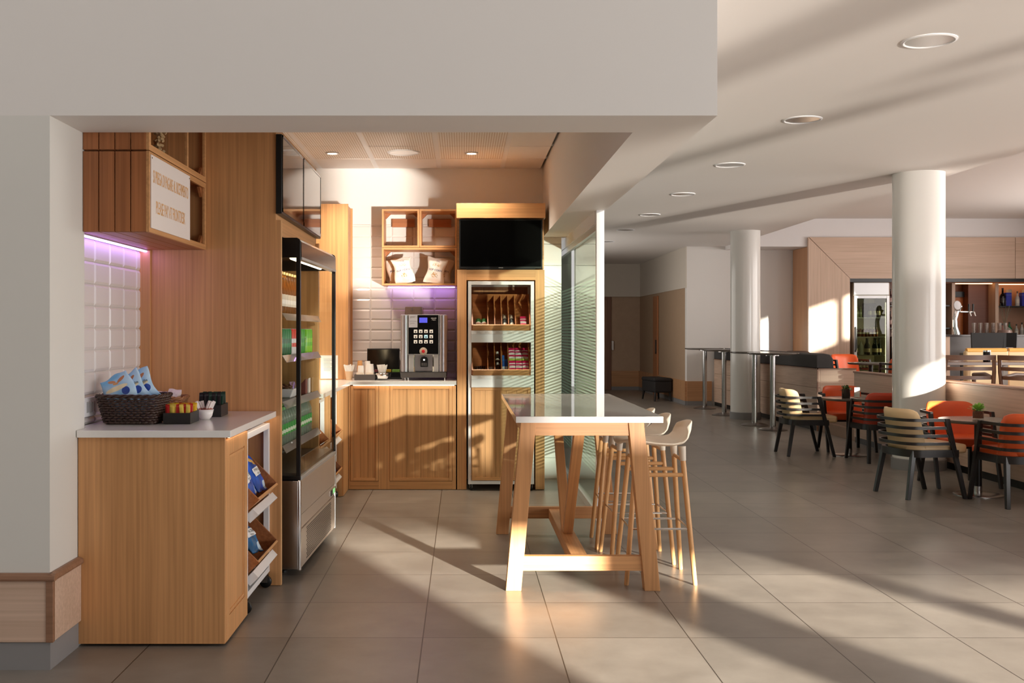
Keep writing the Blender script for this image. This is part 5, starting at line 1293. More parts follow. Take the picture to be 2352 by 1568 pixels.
snack(-1.492, 4.852, CT + 0.056, R(-36), R(-12), R(0), 21, 'light blue snack bag leaning in the middle of the dark basket')
snack(-1.476, 4.906, CT + 0.058, R(-30), R(-10), R(4), 22, 'tallest light blue snack bag at the back of the dark basket')
snack(-1.545, 4.808, CT + 0.050, R(-30), R(-12), R(-3), 23, 'light blue snack bag low at the tiled wall side of the dark basket', False)
for i in range(3):
    single('white_packet', pouch(0.066, 0.09, 0.03, 60 + i, 0.008), M('white_packet_foil', (236, 226, 226), 0.35, var=0.03), ('white packet lying nearest the dark basket in the lighter basket', 'middle white packet in the lighter basket', 'white packet at the far end of the lighter basket')[i], 'packet', (-1.645 + 0.074 * i, 5.30 + 0.012 * i, CT + 0.062), (R(-62 + 10 * i), R(-6 + 7 * i), R(5 * i)), group='white packets in the lighter basket', smooth=True)
def open_box(name, label, loc, rz, w, d, h, mat):
    t = thing(name, label, 'sachet box', loc, rz)
    T = 0.004
    build('base', MB().box(-w / 2, w / 2, -d / 2, d / 2, 0, T), mat, t)
    for s in (-1, 1):
        build('side', MB().box(s * (w / 2 - T / 2) - T / 2, s * (w / 2 - T / 2) + T / 2, -d / 2, d / 2, T, h), mat, t); build('end', MB().box(-w / 2 + T, w / 2 - T, s * (d / 2 - T / 2) - T / 2, s * (d / 2 - T / 2) + T / 2, T, h), mat, t)
    return t
boxm = M('black_leatherette', (28, 26, 25), 0.5, var=0.1, nscale=60)
open_box('sachet_box', 'small black box of yellow and red sachets on the white counter', (-1.335, 4.90, CT), R(3), 0.125, 0.20, 0.052, boxm)
open_box('sachet_box', 'small black box of dark green and black sachets behind the white cup', (-1.285, 5.30, CT), R(3), 0.125, 0.20, 0.06, boxm)
def sachets(cols, n, cx_, cy_, w, d, h, z, lb, grp, seed):
    rnd = random.Random(seed); protos = {}
    for i in range(n):
        k = rnd.choice(range(len(cols))); c = cols[k]
        loc = (cx_ + (i % 5 - 2) * w / 5.2, cy_ + (i // 5 - (n // 5 - 1) / 2) * d / (n // 5 + 0.3), z); rt = (R(rnd.uniform(-9, 3)), R(rnd.uniform(-4, 4)), R(rnd.uniform(-8, 8)))
        if k not in protos:
            protos[k] = single('sachet', flatpack(0.0195, h, 0.006), M('sachet_%d_%d_%d' % c[0], c[0], 0.3, var=0.15, nscale=60), c[1] + ' ' + lb, 'sachet', loc, rt, group=grp)
        else: dup(protos[k], loc=loc, rot=rt)
sachets([((236, 190, 40), 'yellow sauce sachet'), ((196, 40, 36), 'red sauce sachet'), ((236, 206, 90), 'pale yellow sauce sachet')], 25, -1.335, 4.895, 0.122, 0.17, 0.085, CT + 0.005, 'in the small black box', 'sauce sachets in the near black box', 40)
sachets([((30, 62, 48), 'dark green sachet'), ((32, 26, 30), 'black sachet')], 20, -1.285, 5.30, 0.122, 0.17, 0.115, CT + 0.005, 'in the black box behind the cup', 'dark sachets in the rear black box', 44)
t = thing('white_cup', 'small white cup of thin sachets between the two black boxes', 'cup', (-1.262, 5.06, CT))
build('cup', MB().lathe([(0.0, 0.004), (0.022, 0.0), (0.034, 0.018), (0.042, 0.05), (0.0405, 0.05), (0.032, 0.02), (0.02, 0.006), (0.0, 0.005)], n=32, caps=False), M('porcelain', (240, 236, 234), 0.15), t, smooth=True)
rnd = random.Random(8); q0 = None
for i in range(13):
    a = 6.28 * i / 13; loc = (-1.262 + 0.012 * math.cos(a), 5.06 + 0.012 * math.sin(a), CT + 0.008); rt = (R(-24 * math.sin(a)), R(24 * math.cos(a)), R(rnd.uniform(0, 180)))
    if q0 is None: q0 = single('sugar_stick', MB().box(-0.0075, 0.0075, -0.002, 0.002, 0, 0.088), bands('stick_print', [(0, (236, 224, 218)), (0.45, (176, 110, 96)), (0.6, (238, 228, 224))], 'z', 0, 0.088, 0.4), 'thin sugar stick standing in the small white cup', 'sachet', loc, rt, group='sugar sticks in the white cup')
    else: dup(q0, loc=loc, rot=rt)
# ------------------------------------------------------------------ lounge furniture
def lounge_chair(loc, rz, label, leather, group='slatted lounge chairs around the low tables'):
    """faces local +x"""
    t = thing('lounge_chair', label, 'chair', loc, rz, group)
    def ush(x0, hw, xb, n=20, a0=0.0, a1=1.0):
        pts = []
        for i in range(n + 1):
            s = -1 + 2 * (a0 + (a1 - a0) * i / n)
            if abs(s) > 0.62:                                # straight arm
                f_ = (abs(s) - 0.62) / 0.38; x = (xb + 0.16) * (1 - f_) + x0 * f_; y = hw * (0.93 + 0.07 * f_)
            else:
                a = abs(s) / 0.62 * PI / 2; x = xb + 0.16 * (1 - math.cos(a) ** 0.8) if a < PI / 2 else xb + 0.16; y = hw * 0.93 * math.sin(a) ** 0.72
            pts.append((x, y * (1 if s > 0 else -1)))
        return pts
    for i, z in enumerate((0.456, 0.521, 0.586, 0.651)):
        x0 = 0.150 - 0.03 * i
        build('slat', MB().ribbon(ush(x0, 0.272, -0.268 - 0.006 * i, 40), z - 0.012, z + 0.012, 0.017), darkwood, t, smooth=40)
    build('seat_rail', MB().ribbon(ush(0.185, 0.268, -0.235, 40) , 0.345, 0.405, 0.03), darkwood, t, smooth=40)
    build('front_rail', MB().box(0.165, 0.195, -0.262, 0.262, 0.345, 0.39), darkwood, t)
    for s in (-1, 1):
        y = s * 0.272
        m = MB().hexa([(0.232, y - 0.015, 0), (0.264, y - 0.015, 0), (0.264, y + 0.015, 0), (0.232, y + 0.015, 0)], [(0.055, y - 0.015, 0.664), (0.100, y - 0.015, 0.664), (0.100, y + 0.015, 0.664), (0.055, y + 0.015, 0.664)])
        build('leg', m, darkwood, t, bevel=0.004)
        m = MB().hexa([(-0.262, s * 0.235 - 0.016, 0), (-0.230, s * 0.235 - 0.016, 0), (-0.230, s * 0.235 + 0.016, 0), (-0.262, s * 0.235 + 0.016, 0)], [(-0.198, s * 0.205 - 0.019, 0.40), (-0.158, s * 0.205 - 0.019, 0.40), (-0.158, s * 0.205 + 0.019, 0.40), (-0.198, s * 0.205 + 0.019, 0.40)])
        build('leg', m, darkwood, t, bevel=0.003)
    pts = [(0.29, -0.235), (0.305, -0.2), (0.305, 0.2), (0.29, 0.235)] + [(x, -y) for x, y in [(p[0], p[1]) for p in ush(0.16, 0.242, -0.205, 20)]]
    build('seat_cushion', MB().prism(pts, 0.372, 0.445), leather, t, bevel=0.018, smooth=40)
    # padded back
    nu, nv = 22, 10; th = 0.05
    def bk(side):
        def f(u, v):
            s = 2 * u - 1; y = 0.222 * math.sin(s * PI / 2 * 0.92) if False else 0.225 * s
            x = -0.232 + 0.12 * abs(s) ** 2.6
            q_ = max(0.0, abs(s) - 0.66) / 0.34; top = 0.738 - 0.075 * (1 - math.sqrt(max(0.0, 1 - q_ ** 2)))
            z = 0.40 + (top - 0.40) * v; x -= 0.055 * (v - 0.3)
            r = min(1.0, (1 - abs(s)) * 12, (1 - v) * 9 + 0.12)
            return (x + (th / 2 * side + th / 2) * 1.0 + (-side * th / 2) * (1 - math.sqrt(max(0.0, 1 - (1 - r) ** 2))), y, z)
        return f
    mb = MB(); mb.grid(bk(-1), nu, nv); mb.grid(bk(1), nu, nv); b = len(mb.v) // 2; n = nu + 1
    for i in range(nu): mb.f.append((i, b + i, b + i + 1, i + 1)); k = nv * n; mb.f.append((k + i, k + i + 1, b + k + i + 1, b + k + i))
    for j in range(nv): mb.f.append((j * n, (j + 1) * n, b + (j + 1) * n, b + j * n)); mb.f.append((j * n + nu, b + j * n + nu, b + (j + 1) * n + nu, (j + 1) * n + nu))
    build('back_cushion', mb, leather, t, smooth=True)
    return t
ch = lounge_chair((3.855, 8.73, 0), R(10), 'beige slatted lounge chair in front of the big white column', beige)
dup(ch, (3.845, 11.62, 0), (0, 0, R(0)), 'beige slatted lounge chair beside the steel standing tables, farther from the column')
OR = [(beige, orange)]
co = dup(ch, (4.46, 8.26, 0), (0, 0, R(92)), 'orange slatted lounge chair with its back to the viewer at the frame edge', mats=OR)
dup(co, (4.46, 9.30, 0), (0, 0, R(-91)), 'orange lounge chair facing the viewer behind the low table with the bright plant')
redo = M('rust_leather', (200, 66, 34), 0.45, var=0.05)
cr = dup(ch, (4.47, 11.02, 0), (0, 0, R(92)), 'dark orange slatted lounge chair with its back turned, half behind the column', mats=[(beige, redo)])
dup(co, (4.46, 12.02, 0), (0, 0, R(-92)), 'orange lounge chair facing the viewer behind the table with the small dark plant')

def low_table(loc, label, r=0.31, h=0.64):
    t = thing('low_table', label, 'table', loc, group='round low lounge tables')
    build('table_top', MB().lathe([(r - 0.012, h - 0.026), (r, h - 0.014), (r, h - 0.003), (r - 0.003, h)], n=56), darktop, t, smooth=30)
    build('column', MB().lathe([(0.03, 0.06), (0.03, h - 0.026)], n=24), M('black_tube', (26, 22, 22), 0.3, 0.3), t, smooth=40)
    build('collar', MB().lathe([(0.032, 0.016), (0.032, 0.075)], n=24), steel, t, smooth=40)
    build('base', MB().lathe([(0.195, 0.0), (0.195, 0.006), (0.18, 0.011), (0.032, 0.018)], n=48), steel, t, smooth=40)
    build('spider', MB().box(-0.12, 0.12, -0.02, 0.02, h - 0.036, h - 0.026), black, t)
    return t
lt = low_table((4.36, 8.72, 0), 'round dark low table with the bright green plant in front of the partition')
dup(lt, (4.32, 11.52, 0), label='round dark low table with the small dark plant between the lounge chairs')
def leafy(bm_, n, r, h, seed, ls=0.03):
    rnd = random.Random(seed)
    for i in range(n):
        a = rnd.uniform(0, 6.28); e = rnd.uniform(0.15, 1.35); d = Vector((math.cos(a) * math.cos(e), math.sin(a) * math.cos(e), math.sin(e)))
        b = Vector((rnd.uniform(-r, r) * 0.3, rnd.uniform(-r, r) * 0.3, 0)) + d * h * rnd.uniform(0.15, 0.75)
        s = Vector((-math.sin(a), math.cos(a), 0)) * ls * 0.42; tip = b + d * ls + Vector((0, 0, -0.004)); mid = b + d * ls * 0.5
        bm_.add([b, mid + s, tip, mid - s], [(0, 1, 2, 3)])
    return bm_
def plant(loc, label, leafm, potm, h=0.09, r=0.036, seed=1, n=90):
    t = thing('potted_plant', label, 'plant', loc)
    build('pot', MB().lathe([(0.0, 0.0), (r * 0.92, 0.0), (r, 0.006), (r, h), (r - 0.003, h), (r - 0.003, 0.012), (0, 0.012)], n=28, caps=False), potm, t, smooth=40)
    build('soil', MB().lathe([(r - 0.004, 0.012), (r - 0.004, h * 0.72), (0.0, h * 0.76)], n=20, caps=False), M('bark_soil', (120, 74, 54), 0.9, var=0.5, nscale=80), t)
    build('leaves', leafy(MB(), n, r, 0.075, seed, 0.032).xf(Matrix.Translation((0, 0, h * 0.72))), leafm, t)
    return t
plant((4.33, 8.66, 0.6405), 'glass pot with a bright green succulent on the low table nearer the viewer', M('lime_leaf', (150, 196, 84), 0.5, var=0.25, nscale=60), clear, 0.095, 0.045, 3, 120)
plant((4.27, 11.48, 0.6405), 'dark pot with a small green plant on the low table between lounge chairs', M('deep_leaf', (74, 104, 48), 0.5, var=0.3, nscale=60), M('dark_glass_pot', (58, 50, 44), 0.15, 0.3), 0.10, 0.045, 4, 80)
t = thing('table_card', 'small white card stand beside the dark plant on the low table', 'card', (4.40, 11.50, 0.6405), R(8))
build('card', MB().box(-0.032, 0.032, -0.003, 0.003, 0.006, 0.115), paper, t); build('stand', MB().lathe([(0.034, 0), (0.034, 0.05), (0.031, 0.05), (0.031, 0.004)], n=24), clear, t, smooth=40)

# ------------------------------------------------------------------ steel standing tables
def standing_table(loc, label):
    t = thing('standing_table', label, 'table', loc, group='steel standing tables beside the far column')
    build('table_top', MB().lathe([(0.30, 1.055), (0.345, 1.064), (0.352, 1.072), (0.348, 1.082), (0.0, 1.082)], n=56), darktop, t, smooth=30)
    build('column', MB().lathe([(0.038, 0.03), (0.038, 1.055)], n=32), steel, t, smooth=40)
    build('base', MB().lathe([(0.20, 0.0), (0.20, 0.008), (0.19, 0.014), (0.10, 0.038), (0.038, 0.05)], n=48), M('base_steel', (120, 112, 106), 0.3, 0.8), t, smooth=40)
    build('top_plate', MB().lathe([(0.10, 1.040), (0.10, 1.055), (0.038, 1.055)], n=28), steel, t, smooth=40)
    return t
st = standing_table((4.335, 18.45, 0), 'steel standing table closest to the far white wall')
dup(st, (4.315, 17.0, 0), label='steel standing table just behind the far white column')
dup(st, (4.30, 15.18, 0), label='steel standing table just in front of the far white column')
dup(st, (4.35, 14.45, 0), label='steel standing table closest to the beige lounge chair')
# ottoman
t = thing('ottoman', 'black upholstered ottoman in the dark hall', 'ottoman', (3.91, 20.75, 0), R(8))
build('seat', MB().box(-0.185, 0.185, -0.40, 0.40, 0.17, 0.40), darkfab, t, bevel=0.03, smooth=40)
build('cushion', MB().box(-0.195, 0.195, -0.41, 0.41, 0.38, 0.46), darkfab, t, bevel=0.035, smooth=40)
for sx in (-1, 1):
    for sy in (-1, 1): build('leg', MB().tube([(sx * 0.15, sy * 0.36, 0.18), (sx * 0.17, sy * 0.385, 0.0)], [0.026, 0.016], 10), darkwood, t, smooth=40)

# ------------------------------------------------------------------ partitions, platform
def slab(p0, p1, thick, z0, z1, mb=None):
    """upright slab along a plan line, thickness to its +x side"""
    p0, p1 = Vector(p0), Vector(p1); d = (p1 - p0).normalized(); n = Vector((d.y, -d.x)) * thick
    if n.x < 0: n = -n
    q = [(p0.x, p0.y), (p1.x, p1.y), (p1.x + n.x, p1.y + n.y), (p0.x + n.x, p0.y + n.y)]
    return (mb or MB()).prism(q, z0, z1)
A, B = (4.70, 19.26), (4.915, 14.30)
t = thing('bench_partition', 'long low oak partition with grey padded bench back behind the standing tables', 'partition', (4.8, 16.8, 0))
for i, (a, b_) in enumerate(((0.07, 0.330), (0.334, 0.594), (0.598, 0.855))): build('panel', at(t, slab(A, B, 0.06, a, b_)), ash_y, t, bevel=0.001)
build('plinth', at(t, slab((4.71, 19.26), (4.925, 14.31), 0.05, 0, 0.07)), black, t)
build('cap', at(t, slab((4.69, 19.26), (4.905, 14.29), 0.34, 0.855, 0.868)), wood('brown_cap_deep', (150, 112, 88), 'y', 0.7), t)
build('end_panel', at(t, MB().box(4.965, 5.46, 14.30, 14.34, 0.0, 0.855)), ash_x, t)
build('end_cap', at(t, MB().box(4.905, 5.46, 14.285, 14.45, 0.855, 0.868)), trimwood, t)
build('corner_bead', at(t, MB().box(4.912, 4.93, 14.285, 14.302, 0.0, 0.868)), trimwood, t)
pr = [(0.0, 0.868), (0.0, 1.055), (0.10, 1.075), (0.19, 1.06), (0.235, 1.0), (0.245, 0.868)]
d = (Vector(B) - Vector(A)); bb = MB()
for (p, nm) in ((A, 0), (B, 1)):
    for (o, z) in pr: bb.v.append((p[0] + o, p[1] + (0.02 if nm else 0), z))
n = len(pr); bb.f = [tuple(range(n)), tuple(range(2 * n - 1, n - 1, -1))] + [(i, (i + 1) % n, n + (i + 1) % n, n + i) for i in range(n)]
build('bench_back', at(t, bb), greyfab, t, bevel=0.012, smooth=40)
t = thing('low_partition', 'low pale oak partition running behind the big white column', 'partition', (4.95, 10.3, 0))
build('panel', at(t, MB().box(4.88, 4.94, 7.6, 12.85, 0.07, 0.868)), ash_y, t, bevel=0.001)
build('plinth', at(t, MB().box(4.892, 4.93, 7.6, 12.84, 0, 0.07)), black, t)
build('cap', at(t, MB().box(4.868, 5.02, 7.59, 12.86, 0.868, 0.886)), wood('brown_cap_deep', (150, 112, 88), 'y', 0.7), t, bevel=0.003)
# raised bar floor
PZ = 0.30
pf = MB().box(4.95, 10.6, 14.35, 19.2, 0.001, PZ); pf.box(5.02, 10.6, 2.0, 14.35, 0.001, PZ); pf.box(4.93, 5.02, 12.87, 14.28, 0.001, 0.14)
struct('floor_bar_platform', pf, M('platform_vinyl', (150, 120, 98), 0.35, var=0.06))

# ------------------------------------------------------------------ bar: portal, fascia, counter, back wall
Yp = 18.40
pt = thing('bar_portal', 'pale oak portal that frames the bar and its mitred corner', 'bar front', (8.0, Yp, 0))
XL, XI, ZT, ZI = 6.175, 6.915, 3.06, 2.325
build('jamb', at(pt, MB().prism([(XL, 0.30), (XI, 0.30), (XI, ZI), (XL + 0.003, ZT - 0.003), (XL, ZT)], Yp, Yp + 0.06, 'y')), ash_z, pt)
build('header', at(pt, MB().prism([(XI + 0.008, ZI), (9.86, ZI), (9.86, ZT), (XL + 0.012, ZT)], Yp, Yp + 0.06, 'y')), ash_x, pt)
build('header', at(pt, MB().box(8.79, 10.58, Yp - 0.0, Yp + 0.06, ZI, ZT)), ash_x, pt) if False else build('header', at(pt, MB().box(9.868, 10.58, Yp, Yp + 0.06, ZI, ZT)), ash_x, pt)
build('side_panel', at(pt, MB().box(XL, XL + 0.05, Yp + 0.06, 19.27, 0.30, 2.895)), wood('amber_oak_upright', (190, 142, 106), 'z', 0.8), pt)
build('shadow_gap', at(pt, MB().box(XI, 10.58, Yp + 0.004, Yp + 0.06, ZI - 0.062, ZI - 0.001)), black, pt)
struct('wall_bar_fascia', MB().box(EX, 10.6, 18.47, 19.3, 2.90 + 0.0, UZ), M('fascia_white', (228, 224, 224), 0.6, var=0.01))
bw = MB().box(XL + 0.05, 10.6, 19.28, 19.40, 0.3, 2.9)
struct('wall_bar_back', bw, brown_panel)
# glass door cooler
ck = thing('bar_cooler', 'white glass-door bottle cooler built into the bar portal', 'fridge', (7.31, 18.43, 0.30))
wf = M('cooler_white', (222, 222, 224), 0.35, 0.2, var=0.01); WX = 0.315; HZ = 1.955
m = MB().box(-WX, -WX + 0.03, 0.02, 0.62, 0, HZ); m.box(WX - 0.03, WX, 0.02, 0.62, 0, HZ); m.box(-WX + 0.03, WX - 0.03, 0.59, 0.62, 0, HZ); m.box(-WX + 0.03, WX - 0.03, 0.02, 0.59, 0, 0.10); m.box(-WX + 0.03, WX - 0.03, 0.02, 0.59, 1.70, HZ)
build('cabinet', m, M('cooler_liner', (206, 198, 180), 0.4), ck)
build('header_panel', MB().box(-WX, WX, 0.0, 0.02, 1.735, HZ - 0.005), wf, ck, bevel=0.004)
m = MB().box(-WX, -WX + 0.05, -0.02, 0.02, 0.09, 1.72); m.box(WX - 0.05, WX, -0.02, 0.02, 0.09, 1.72); m.box(-WX + 0.05, WX - 0.05, -0.02, 0.02, 1.67, 1.72); m.box(-WX + 0.05, WX - 0.05, -0.02, 0.02, 0.09, 0.14)
dr_ = build('door', m, wf, ck, bevel=0.003)
build('door_glass', MB().box(-WX + 0.05, WX - 0.05, -0.004, 0.0, 0.14, 1.67), glass('cooler_glass', (214, 220, 206), 1.5), dr_)
build('door_handle', MB().tube([(-WX + 0.02, -0.02, 0.72), (-WX + 0.02, -0.05, 0.76), (-WX + 0.02, -0.055, 0.94), (-WX + 0.02, -0.05, 1.12), (-WX + 0.02, -0.02, 1.16)], 0.013, 10), M('handle_grey', (70, 76, 78), 0.4), dr_, smooth=40)
build('lamp', MB().box(WX - 0.045, WX - 0.032, 0.03, 0.045, 0.3, 1.6), emit('cooler_lamp', (250, 236, 190), 9), ck)
shelfz = (0.40, 0.66, 0.985, 1.33)
for z in shelfz:
    q = MB(); 
    for i in range(9): q.tube([(-0.26 + 0.065 * i, 0.05, z - 0.004), (-0.26 + 0.065 * i, 0.56, z - 0.004)], 0.003, 6)
    for y in (0.05, 0.56): q.tube([(-0.28, y, z - 0.004), (0.28, y, z - 0.004)], 0.0045, 6)
    build('wire_shelf', q, steel, ck)
def bottle_mb(h, r, neck=0.34, cap=True):
    return MB().lathe([(0, 0), (r * 0.95, 0), (r, 0.006), (r, h * (1 - neck - 0.14)), (r * 0.8, h * (1 - neck - 0.05)), (r * 0.36, h * (1 - neck + 0.05)), (r * 0.33, h * 0.95), (r * 0.38, h * 0.955), (r * 0.38, h), (0, h)], n=16, caps=False)
def bottle_mat(nm, body, lab, l0, l1, top, h):
    return bands(nm, [(0, body), (l0, lab), (l1, body), (0.86, top)], 'z', 0, h, 0.12)
def cb(x, y, z): return (ck.location.x + x, ck.location.y + y, ck.location.z + z)
wine = single('wine_bottle', bottle_mb(0.30, 0.037), bottle_mat('dark_wine', (22, 26, 18), (206, 190, 160), 0.16, 0.38, (40, 30, 30), 0.30), 'dark wine bottle standing next to the cooler handle', 'bottle', cb(-0.215, 0.16, 0.66), group='wine bottles on the low cooler shelf', smooth=50)
for x, y, lb in ((-0.01, 0.14, 'dark wine bottle in the middle of the low cooler shelf, in front'), (0.02, 0.28, 'dark wine bottle in the middle of the low cooler shelf, behind'), (0.135, 0.14, 'dark wine bottle third from the cooler handle'), (0.205, 0.15, 'dark wine bottle at the lamp side of the low cooler shelf'), (0.17, 0.30, 'dark wine bottle at the lamp side of the low shelf, behind')):
    dup(wine, cb(x, y, 0.66), label=lb)
single('white_vase', bottle_mb(0.24, 0.04, 0.2), M('frosty_glass', (206, 206, 196), 0.3), 'pale frosted bottle between the dark wine bottles in the cooler', 'bottle', cb(-0.11, 0.2, 0.66), smooth=50)
jb = single('juice_bottle', bottle_mb(0.17, 0.026, 0.25), bottle_mat('juice_amber', (120, 62, 24), (222, 206, 176), 0.30, 0.5, (220, 208, 190), 0.17), 'small amber juice bottle on the middle cooler shelf', 'bottle', cb(-0.16, 0.12, 0.985), group='juice bottles on the middle cooler shelf', smooth=50)
for j in range(2):
    for i in range(6):
        if i or j: dup(jb, cb(-0.16 + 0.06 * i, 0.12 + 0.11 * j, 0.985))
db = single('beer_bottle', bottle_mb(0.20, 0.032, 0.3), bottle_mat('brown_beer', (34, 24, 18), (206, 196, 180), 0.25, 0.6, (60, 50, 40), 0.20), 'dark labelled bottle in front on the top cooler shelf', 'bottle', cb(0.02, 0.13, 1.33), group='dark bottles on the top cooler shelf', smooth=50)
for i, x in enumerate((0.10, 0.18)): dup(db, cb(x, 0.13, 1.33))
single('bottle_crate', MB().box(-0.10, 0.10, -0.07, 0.07, 0, 0.26), blackmat, 'black card carrier behind the dark bottles in the cooler', 'carrier', cb(0.10, 0.36, 1.33), bevel=0.003)
gb = single('green_bottle', bottle_mb(0.20, 0.027, 0.3), bottle_mat('green_clear', (150, 160, 96), (210, 214, 180), 0.3, 0.5, (180, 180, 120), 0.2), 'pale green bottle next to the cooler handle on the top shelf', 'bottle', cb(-0.20, 0.14, 1.33), group='pale green bottles on the top cooler shelf', smooth=50)
dup(gb, cb(-0.13, 0.17, 1.33), label='pale green bottle second from the cooler handle on the top shelf')
gcap = single('small_bottle', bottle_mb(0.19, 0.024, 0.3), bottle_mat('brown_small', (60, 40, 24), (200, 190, 170), 0.2, 0.4, (214, 206, 196), 0.19), 'small brown bottle on the lowest visible cooler shelf', 'bottle', cb(-0.22, 0.12, 0.40), group='small bottles on the lowest cooler shelf', smooth=50)
for i in range(1, 5): dup(gcap, cb(-0.22 + 0.06 * i, 0.12, 0.40))

# dividers and shelves of the back bar
def up(x0, x1, y0, y1, z0, z1, name, mat, label, cat='panel'): return single(name, MB().box(-(x1 - x0) / 2, (x1 - x0) / 2, -(y1 - y0) / 2, (y1 - y0) / 2, 0, z1 - z0), mat, label, cat, ((x0 + x1) / 2, (y0 + y1) / 2, z0), bevel=0.002)
bs_t = thing('bar_shelving', 'dark back bar shelving with pale uprights behind the counter', 'shelf', (9.2, 19.1, PZ))
for x in (7.74, 8.93, 9.72): build('upright', at(bs_t, MB().box(x - 0.03, x + 0.03, 18.75, 19.27, PZ, 2.26)), ash_z, bs_t)
build('amber_panel', at(bs_t, MB().box(8.96, 9.40, 19.20, 19.27, 1.0, 2.10)), wood('amber_panel', (190, 112, 54), 'x', 0.85), bs_t)
build('dark_panel', at(bs_t, MB().box(9.32, 9.69, 19.0, 19.2, 1.0, 2.26)), wood('cocoa_panel', (110, 66, 48), 'x', 0.85), bs_t)
build('lintel', at(bs_t, MB().box(8.96, 9.69, 19.15, 19.19, 2.02, 2.12)), black, bs_t)
for (x0, x1, z) in ((9.75, 10.58, 1.845), (7.77, 8.90, 1.86), (7.77, 8.90, 1.45)): build('shelf', at(bs_t, MB().box(x0, x1, 18.80, 19.26, z - 0.022, z)), black, bs_t)
build('back_counter', at(bs_t, MB().box(8.0, 10.58, 18.72, 19.26, PZ, 1.285)), blackmat, bs_t)
lamp_ = build('shelf_lamp', at(bs_t, MB().box(9.80, 10.55, 19.10, 19.13, 2.245, 2.26)), emit('shelf_lamp_glow', (255, 190, 130), 5), bs_t); build('shelf_lamp', at(bs_t, MB().box(8.97, 9.66, 18.80, 18.83, 2.245, 2.26)), emit('shelf_lamp_glow', (255, 190, 130), 5), bs_t)
lightback = build('back_light_panel', at(bs_t, MB().box(9.76, 10.58, 19.262, 19.275, 1.29, 2.26)), M('shelf_back', (196, 150, 122), 0.5), bs_t)
# bottles on the shelves
def bar_bottle(nm, x, y, z, h, r, body, lab, top, label, group): return single('liquor_bottle', bottle_mb(h, r), bottle_mat(nm, body, lab, 0.2, 0.45, top, h), label, 'bottle', (x, y, z), group=group, smooth=50)
S1, S0 = 1.8455, 1.2855
bar_bottle('blk', 9.90, 18.9, S1, 0.33, 0.05, (16, 14, 18), (60, 54, 50), (20, 18, 18), 'broad black bottle first on the upper bar shelf', 'bottles on the upper bar shelf')
bar_bottle('cl1', 10.17, 18.9, S1, 0.27, 0.038, (206, 196, 186), (226, 216, 200), (120, 90, 70), 'clear round bottle between the blue cartons on the upper bar shelf', 'bottles on the upper bar shelf')
for i, x in enumerate((10.40, 10.48)): bar_bottle('cl2', x, 18.88, S1, 0.27, 0.034, (196, 176, 160), (220, 206, 190), (50, 40, 36), ('clear dark-capped bottle beside the second blue carton on the upper shelf', 'clear dark-capped bottle farthest along the upper bar shelf')[i], 'bottles on the upper bar shelf')
for i, x in enumerate((10.0, 10.29)):
    t = thing('blue_carton', ('blue carton behind the black bottle on the upper bar shelf', 'bright blue carton in the open on the upper bar shelf')[i], 'carton', (x, 18.92, S1)); build('box', MB().box(-0.05, 0.05, -0.05, 0.05, 0, 0.245), M('cobalt_card', (44, 52, 178), 0.45, var=0.1), t, bevel=0.003)
    build('lid_band', MB().box(-0.0505, 0.0505, -0.0505, 0.0505, 0.20, 0.205), M('silver_band', (150, 156, 210), 0.4), t)
for i, x in enumerate((9.83, 10.13, 10.43)):
    single('candle_jar', MB().lathe([(0.05, 0), (0.052, 0.01), (0.052, 0.30), (0.05, 0.31), (0, 0.31)], n=24), M('cream_jar', (226, 208, 184), 0.35), ('cream canister behind the black bottle', 'cream canister between the blue cartons, behind the clear bottle', 'cream canister behind the dark-capped bottles')[i], 'canister', (x, 19.12, S1), smooth=40)
specs = [(9.92, 0.24, 0.04, (170, 60, 40), (226, 210, 190)), (10.05, 0.27, 0.045, (40, 120, 76), (40, 120, 76)), (10.18, 0.23, 0.034, (190, 186, 176), (220, 214, 200)), (10.28, 0.26, 0.034, (206, 202, 196), (180, 176, 168)), (10.42, 0.26, 0.045, (24, 24, 22), (60, 70, 60)), (10.50, 0.24, 0.036, (40, 56, 34), (180, 170, 120))]
lbs = ['red-brown bottle with cream label on the back bar beside the plant vase', 'green carton-like bottle on the back bar', 'slim clear bottle after the green one on the back bar', 'taller slim clear bottle on the back bar', 'squat black bottle on the back bar', 'dark green bottle at the end of the back bar']
for i, (x, h, r, c, lb_) in enumerate(specs): bar_bottle('bb%d' % i, x, 18.95, S0, h, r, c, lb_, (60, 50, 40), lbs[i], 'bottles on the back bar')
for i, x in enumerate((7.86, 7.86)):
    bar_bottle('wr%d' % i, 7.86, 18.95, (1.8605, 1.4505)[i], 0.30, 0.036, (60, 30, 30), (160, 120, 110), (30, 24, 24), ('dark bottle on the upper shelf beside the cooler, next to the column', 'dark bottle on the lower shelf beside the cooler, next to the column')[i], 'bottles beside the cooler')

